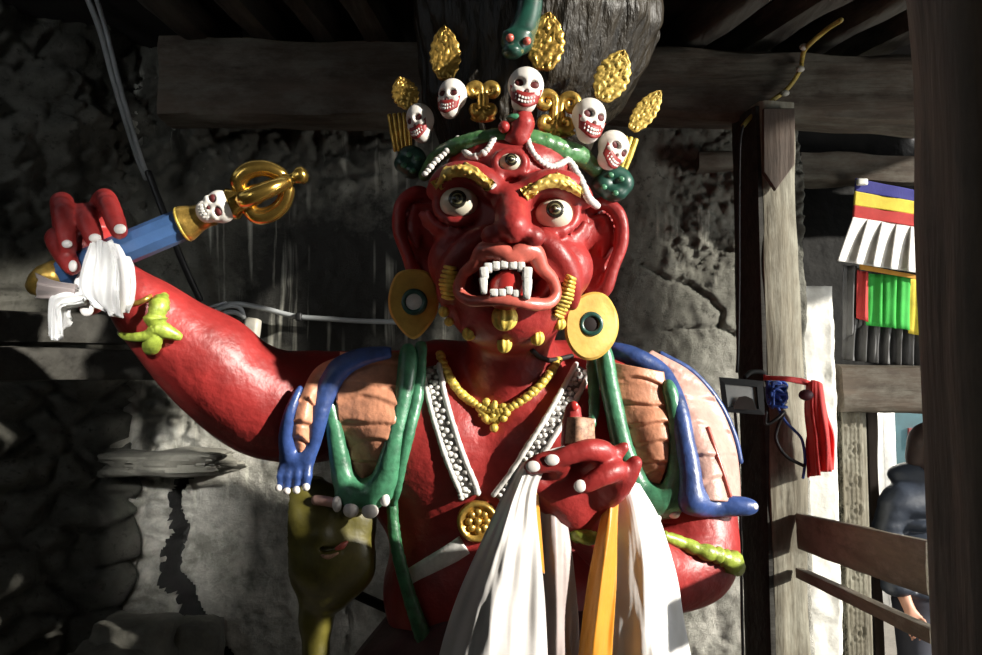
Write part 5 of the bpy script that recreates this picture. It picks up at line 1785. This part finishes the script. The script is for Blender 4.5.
for k in range(4):
    k2 = (k + 1) % 4
    F += [(k, k2, 4 + k2, 4 + k), (4 + k, 4 + k2, 8 + k2, 8 + k), (12 + k, 12 + k2, k2, k)]
F += [(8, 9, 10, 11), (15, 14, 13, 12)]
hs = obj('lamp_housing', V, F, M['black'], fl, smooth=False)
obj('lamp_glass', *plate(inn + np.array([0, -.006, 0]), .004, .001), M['glass'], fl, smooth=False, label='pale square glass')
rf = [(732, 409), (757, 410), (753, 399), (746, 396), (739, 397)]
quad_plate(rf, 3.217, .004, 'lamp_reflector', M['reflector'], 'dark lamp shape behind the glass', fl, .001)
obj('lamp_bracket', *tube([P(745, 377, 3.315), P(752, 372, 3.385), P(764, 374, 3.465), P(768, 392, 3.485)], .010, 8), M['black'], fl)
# blue wire tangle
mb = MB()
for k in range(9):
    pts = [P(777 + random.uniform(-10, 10), 395 + random.uniform(-14, 14), 3.40 + random.uniform(-.03, .05)) for _ in range(6)]
    mb.add(tube(pts, .0065, 6, 5))
mb.add(tube([P(778, 408, 3.365), P(786, 422, 3.385), P(794, 430, 3.395), P(802, 440, 3.395), P(805, 460, 3.395), P(803, 478, 3.395)], .006, 6, 6))
wt = tag(mb.obj('wire_bundle', M['wireblue']), 'tangled bundle of blue wire behind the floodlight', 'wire')
obj('power_cable', *tube([P(766, 412, 3.325), P(766, 424, 3.345), P(778, 418, 3.345), P(784, 412, 3.365), P(778, 426, 3.385), P(776, 440, 3.385), P(786, 456, 3.385), P(804, 466, 3.385)], .007, 7, 8), M['wireblack'],
    label='thin black cable looping down the post from the floodlight', cat='cable')
obj('yellow_cord', *tube([P(841, 20, 3.1), P(826, 30, 3.3), P(806, 48, 3.385), P(802, 60, 3.565), P(800, 70, 3.565), P(788, 88, 3.555), P(770, 102, 3.545), P(752, 116, 3.505), P(743, 126, 3.485)],
    .010, 7, 8), M['wireyel'], label='yellow cord running over the beam above the wooden post', cat='cord')
obj('post_cable', *tube([P(743, 126, 3.470), P(740, 145, 3.465), P(739, 200, 3.465), P(739, 280, 3.465), P(738, 350, 3.465), P(737, 372, 3.445)],
    .006, 7, 8), M['wireblack'], label='dark wire running down the left edge of the wooden post to the floodlight', cat='cable')
mb = MB()
for (x, y, Y) in ((804, 47, 3.385), (800, 69, 3.550), (785, 93, 3.540)):
    mb.add(ball(P(x, y, Y), (.02, .014, .014), 10, 7))
tag(mb.obj('cord_knot', M['boxcream']), 'pale knots and clips holding the yellow cord on the beam', 'knot')
obj('power_cable', *tube([P(735, 412, 3.285), P(738, 450, 3.465), P(740, 500, 3.465), P(741, 560, 3.465), P(743, 660, 3.465), np.array([P(744, 660, 3.465)[0], 3.46, .008])], .006, 7, 6), M['wireblack'],
    label='thin dark cable hanging below the floodlight along the post edge', cat='cable')
# red scarf tied at the post
rs = empty('red_scarf', P(815, 420, 3.385), 'red cloth tied round the post and hanging beside the floodlight', 'scarf')
rows = [[P(*q) for q in r] for r in (((764, 376, 3.345), (785, 376, 3.325), (804, 379, 3.365), (822, 385, 3.405)), ((764, 380, 3.345), (785, 381, 3.320), (804, 384, 3.360), (822, 390, 3.405)))]
sheet(rows, 6, 30, .01, M['redcloth'], 'scarf_tie', .006, 9, parent=rs, grow=False)
rows = [[P(*q) for q in r] for r in (
    ((806, 384, 3.39), (814, 380, 3.34), (823, 384, 3.39)),
    ((805, 410, 3.39), (815, 408, 3.33), (828, 410, 3.39)),
    ((808, 440, 3.39), (820, 438, 3.33), (834, 440, 3.39)),
    ((811, 478, 3.39), (822, 473, 3.34), (836, 470, 3.39)))]
sheet(rows, 44, 40, .008, M['redcloth'], 'scarf_end', .022, 14, parent=rs, crumple=.02)
mb = MB(); mb.add(ball(P(806, 395, 3.345), (.03, .02, .022), 12, 8))
mb.obj('scarf_knot', M['maroon'], rs, label='dark knot')

# cloth hangings on the dark wall
YH = 4.55
def lin(a, b, t): return (a[0] + (b[0] - a[0]) * t, a[1] + (b[1] - a[1]) * t)
def cloth(tl, tr, br_, bl_, Y, m, name, parent, pleat=.006, freq=10, nv=30, mu=12, label=None, grow=False, th=.006, phase=0):
    rows = [[P(*lin(a, b, u), Y) for u in np.linspace(0, 1, 4)] for a, b in ((tl, tr), (lin(tl, bl_, .5), lin(tr, br_, .5)), (bl_, br_))]
    return sheet(rows, mu, nv, th, M[m], name, pleat, freq, parent=parent, label=label, grow=grow, phase=phase)
fg = empty('cloth_flag', P(885, 225, YH), 'upper cloth hanging with blue, yellow and red bands and white pleated tails', 'flag')
cloth((856, 178), (924, 192), (924, 203), (855, 191), YH, 'flagblue', 'blue_band', fg, .004, 6)
cloth((855, 191), (924, 203), (924, 216), (854, 205), YH, 'flagyellow', 'yellow_band', fg, .004, 6)
cloth((854, 205), (924, 216), (924, 228), (853, 217), YH, 'flagred', 'red_band', fg, .004, 6)
ends_t = [(853 + 72 * k / 5, 217 + 11 * k / 5) for k in range(6)]
ends_b = [(838 + 88 * k / 5, 261 + 13 * k / 5) for k in range(6)]
for k in range(5):
    rows = [[P(ends_t[k][0], ends_t[k][1], YH), P(ends_t[k + 1][0], ends_t[k + 1][1], YH)],
            [P(*lin(ends_t[k], ends_b[k], .5), YH - .03), P(*lin(ends_t[k + 1], ends_b[k + 1], .5), YH + .015)],
            [P(ends_b[k][0], ends_b[k][1], YH - .05), P(ends_b[k + 1][0] + 1, ends_b[k + 1][1], YH + .03)]]
    G = resample_grid(rows, 14, 12)
    obj('white_tail', *loft(G, .005), M['flagwhite'], fg)
obj('flag_clip', *rbox(P(862, 182, YH - .02), .03, .012, .018, None, .3), M['limewash'], fg, label='cream peg')
vl = empty('pleated_valance', P(885, 330, YH + .08), 'lower cloth valance with grey pleats and green, red and yellow panels', 'valance')
YV = YH + .08
cloth((845, 264), (862, 268), (862, 325), (844, 340), YV, 'flaggrey', 'grey_fold', vl, .02, 9, label='grey side fold')
cloth((846, 316), (926, 328), (926, 368), (844, 360), YV + .02, 'flaggrey', 'grey_pleats', vl, .030, 44, nv=110, label='grey pleated lower edge')
cloth((858, 270), (868, 272), (868, 322), (857, 318), YV - .03, 'flagred', 'red_panel', vl, .008, 5)
for k in range(3):
    a, b = 867 + k * 14.5, 867 + (k + 1) * 14.5
    cloth((a, 273 + k), (b, 274.5 + k), (b, 327 + k * 1.6), (a, 325 + k * 1.6), YV - .035, 'flaggreen', 'green_panel', vl, .010, 4, phase=k)
cloth((910, 276), (926, 280), (926, 337), (909, 333), YV - .03, 'flagyellow', 'yellow_panel', vl, .008, 5)
cloth((860, 264), (926, 277), (926, 281), (860, 269), YV - .06, 'flagorange', 'gold_trim', vl, .003, 5)

# cables on the back wall
def W(px, py, off=.03): return P(px, py, 4.07 - off)
obj('grey_cable', *tube([W(202, 322), W(206, 312), W(218, 306), (W(238, 304)), W(262, 308), W(285, 314), W(300, 317), W(330, 319), W(362, 321), W(396, 322)], .0125, 8, 8), M['wiregrey'],
    label='pale grey cable running along the wall behind the raised arm', cat='cable')
mb = MB()
mb.add(tube([W(206, 324, .06), W(214, 312, .06), W(228, 306, .07), W(240, 308, .06), W(244, 318, .05)], .011, 8, 7))
mb.add(tube([W(212, 326, .08), W(218, 316, .08), W(232, 312, .09), W(243, 316, .08)], .011, 8, 7))
mb.add(tube([W(200, 316, .05), W(210, 308, .05), W(226, 303, .05)], .010, 8, 7))
tag(mb.obj('cable_coil', M['wiregrey']), 'loose loops of grey cable above the raised arm', 'cable')
obj('cable_clip', *rbox(W(299, 317, .04), .014, .02, .02, None, .3), M['wireblack'], label='small black clip on the grey wall cable', cat='clip')
obj('junction_box', *rbox(W(251, 336, .05), rad(7, 4.3), .04, rad(17, 4.3), np.array([[.99, 0, .12], [0, 1, 0], [-.12, 0, .99]]), .12), M['boxcream'], label='cream plastic junction box on the wall by the cable loops', cat='box')
obj('dark_cable', *tube([P(148, 172, 3.8), P(164, 214, 3.83), P(176, 246, 3.88), P(186, 270, 3.92), P(200, 300, 4.0)], .016, 8, 8), M['wireblack'], label='thick dark cable sagging behind the staff', cat='cable')
obj('hanging_cable', *tube([P(86, -6, 3.55), P(100, 30, 3.6), P(112, 74, 3.65), P(125, 118, 3.7), P(138, 158, 3.78), P(146, 178, 3.85)], .014, 8, 8), M['wiredk'], label='left one of two pale cables hanging down the upper left wall', cat='cable')
obj('hanging_cable', *tube([P(95, -6, 3.53), P(106, 30, 3.6), P(117, 74, 3.64), P(129, 118, 3.69), P(141, 158, 3.77), P(149, 178, 3.84)], .011, 8, 8), M['wiredk'], label='right one of two pale cables hanging down the upper left wall', cat='cable')
obj('iron_rod', *tube([P(330, 582, 3.35), P(360, 596, 3.32), P(405, 616, 3.28)], .020, 8, 5), M['black'], label='dark rod sticking out behind the left flank of the statue', cat='rod')

# ================================================================== person in the doorway
YP = 4.72
hx = xat(921, YP)
ZF = -.30
pf = Field((hx - .55, YP - .35, ZF - .05), (hx + .5, YP + .42, 1.62), .014)
hz = 1.33
def q(x, y, z): return np.array([hx + x, YP + y, z])
# head turned right, slightly bowed
pf.ell(q(.06, .0, hz + .02), (.095, .105, .125), .03)
pf.ell(q(.09, -.03, hz - .04), (.065, .07, .07), .03)
pf.cap(q(.16, -.06, hz + .01), q(.175, -.06, hz - .02), .014, .018, .015)
pf.ell(q(.02, -.095, hz), (.03, .015, .035), .01)
pf.cap(q(.04, .02, hz - .05), q(.02, .03, hz - .18), .055, .06, .03)
# trunk and legs
pf.cap(q(-.12, .02, hz - .26), q(.16, .02, hz - .26), .085, .085, .05)
pf.ell(q(.02, .03, hz - .42), (.19, .12, .28), .06)
pf.ell(q(.02, .03, hz - .72), (.165, .115, .14), .05)
pf.chain([q(-.07, .03, hz - .78), q(-.08, .02, hz - 1.16), q(-.09, .06, ZF + .07)], [.10, .07, .045], .03)
pf.chain([q(.11, .03, hz - .78), q(.12, .0, hz - 1.16), q(.12, .04, ZF + .07)], [.10, .07, .045], .03)
pf.chain([q(-.09, .08, ZF + .045), q(-.08, -.12, ZF + .035)], [.045, .035], .02)
pf.chain([q(.12, .06, ZF + .045), q(.14, -.14, ZF + .035)], [.045, .035], .02)
# arms: near arm hangs down with the hand in front of the hip
pf.chain([q(-.17, .0, hz - .27), q(-.22, .0, hz - .50), q(-.20, -.06, hz - .68)], [.06, .05, .042], .03)
pf.chain([q(-.20, -.06, hz - .68), q(-.17, -.10, hz - .80)], [.040, .03], .02)
pf.ell(q(-.16, -.11, hz - .85), (.04, .025, .055), .02)
for k in range(4):
    pf.chain([q(-.185 + k * .02, -.115, hz - .88), q(-.185 + k * .024, -.135, hz - .93), q(-.175 + k * .024, -.13, hz - .965)], [.011, .010, .008], .004)
pf.chain([q(-.13, -.12, hz - .83), q(-.105, -.145, hz - .87), q(-.10, -.15, hz - .90)], [.013, .011, .009], .005)
pf.chain([q(.21, .0, hz - .27), q(.27, .0, hz - .50), q(.25, -.08, hz - .70), q(.22, -.12, hz - .82)], [.06, .05, .04, .03], .03)
pf.ell(q(.21, -.13, hz - .87), (.03, .025, .055), .02)
man = obj('person', *pf.mesh(1), M['skin'], label='person in a dark navy quilted jacket standing in the sunny doorway behind the railing', cat='person')
jf = Field((hx - .6, YP - .4, hz - .9), (hx + .5, YP + .45, hz + .1), .014)
jf.cap(q(-.13, .02, hz - .27), q(.17, .02, hz - .27), .115, .115, .05)
for k in range(7):
    z = hz - .30 - k * .075
    jf.ell(q(.02, .03, z), (.235 - .004 * k, .16, .052), .018)
for (sx, pts) in ((-1, [q(-.18, .0, hz - .27), q(-.235, .0, hz - .50), q(-.205, -.06, hz - .70)]), (1, [q(.22, .0, hz - .27), q(.28, .0, hz - .50), q(.26, -.08, hz - .70)])):
    pl = catmull(pts, 8)
    for t in np.linspace(0, len(pl) - 1, 8):
        p = pl[int(t)]
        jf.ell(p, (.088, .088, .055), .02)
jf.cap(q(.01, .04, hz - .18), q(.03, .04, hz - .12), .10, .105, .04)
jf.ell(q(-.03, .09, hz - .12), (.14, .10, .07), .04)           # hood lying on the shoulders
jf.ell(q(.05, .0, hz - .04), (.085, .10, .09), .01, 'sub')
obj('jacket', *jf.mesh(1), M['jacket'], man, label='dark navy quilted jacket')
tf = Field((hx - .35, YP - .25, ZF), (hx + .4, YP + .35, hz - .65), .014)
tf.ell(q(.02, .03, hz - .76), (.19, .14, .13), .05)
tf.chain([q(-.07, .03, hz - .80), q(-.08, .02, hz - 1.16), q(-.09, .06, ZF + .10)], [.12, .088, .075], .04)
tf.chain([q(.11, .03, hz - .80), q(.12, .0, hz - 1.16), q(.12, .04, ZF + .10)], [.12, .088, .075], .04)
obj('trousers', *tf.mesh(1), M['trouser'], man, label='dark trousers')
hf = Field((hx - .2, YP - .25, hz - .15), (hx + .3, YP + .25, hz + .22), .010)
hf.ell(q(.04, .02, hz + .06), (.118, .125, .118), .02)
hf.ell(q(.01, .05, hz - .02), (.09, .09, .10), .03)
hf.ell(q(.14, -.05, hz - .03), (.09, .10, .085), .02, 'sub')
hf.ell(q(.02, -.10, hz), (.035, .03, .045), .01, 'sub')
obj('hair', *hf.mesh(1), M['hairp'], man, label='short brown hair')
for sy in (-.055,):
    obj('eye', *ball(q(.145, sy, hz + .02), .012, 10, 8), M['sclera'], man)

# ================================================================== light
w = bpy.data.worlds.new('world')
scene.world = w
w.use_nodes = True
bg = w.node_tree.nodes['Background']
bg.inputs['Color'].default_value = (.80, .90, 1.0, 1)
bg.inputs['Strength'].default_value = WORLD
def sun(name, az_slope, el, strength, angle, col):
    l = bpy.data.lights.new(name, 'SUN'); l.energy = strength; l.angle = math.radians(angle); l.color = col
    o = bpy.data.objects.new(name, l); COL.objects.link(o)
    d = np.array([az_slope, -1.0, 0]); d /= np.linalg.norm(d)
    d = d * math.cos(math.radians(el)) + np.array([0, 0, math.sin(math.radians(el))])
    o.rotation_euler = Vector(d).to_track_quat('Z', 'Y').to_euler()
    o.location = (3, -3, 4)
sun('sun', SUN_SLOPE, SUN_EL, SUN_E, SUN_A, (1.0, .95, .86))
al = bpy.data.lights.new('alley_light', 'AREA'); al.energy = 600; al.size = 2.2; al.color = (1, .97, .93)
ao = bpy.data.objects.new('alley_light', al); COL.objects.link(ao)
ao.location = (3.6, 6.0, 3.4); ao.rotation_euler = (math.radians(12), 0, 0)

# added lamp behind the viewer, aimed through a cut gap at the left corner
wl = bpy.data.lights.new('corner_fill', 'AREA'); wl.size = .22; wl.energy = CORNER_FILL_W; wl.spread = math.radians(40); wl.color = (1, .98, .94)
wo = bpy.data.objects.new('corner_fill', wl); COL.objects.link(wo)
tgt = Vector((-1.50, 4.1, 1.22)); wc = Vector(((FILL_GAP[0] + FILL_GAP[1]) / 2, -.87, (FILL_GAP[2] + FILL_GAP[3]) / 2))
wo.location = wc + (wc - tgt).normalized() * 3.0
wo.rotation_euler = (wc - tgt).to_track_quat('Z', 'Y').to_euler()

ll = bpy.data.lights.new('left_fill', 'AREA'); ll.shape = 'RECTANGLE'; ll.size = 1.0; ll.size_y = 1.1; ll.energy = LEFT_W; ll.spread = math.radians(70); ll.color = (.92, .96, 1)  # added fill lamp for the upper left wall, set in a cut gap
lo_ = bpy.data.objects.new('left_fill', ll); COL.objects.link(lo_)
lo_.location = (-2.8, -.9, 2.85); lo_.rotation_euler = (Vector(lo_.location) - Vector((-2.3, 3.6, 2.9))).to_track_quat('Z', 'Y').to_euler()
rl = bpy.data.lights.new('right_fill', 'AREA'); rl.shape = 'RECTANGLE'; rl.size = .7; rl.size_y = 1.0; rl.energy = RIGHT_W; rl.color = (1, .97, .92)  # added fill lamp to brighten the right side
ro = bpy.data.objects.new('right_fill', rl); COL.objects.link(ro)
ro.location = RIGHT_P
ro.rotation_euler = (Vector(ro.location) - Vector((.7, 3.2, 1.2))).to_track_quat('Z', 'Y').to_euler()

scene.view_settings.view_transform = 'Standard'
scene.view_settings.look = 'None'
scene.view_settings.exposure = EXPO
scene.view_settings.gamma = 1.0
scene.view_settings.use_curve_mapping = False
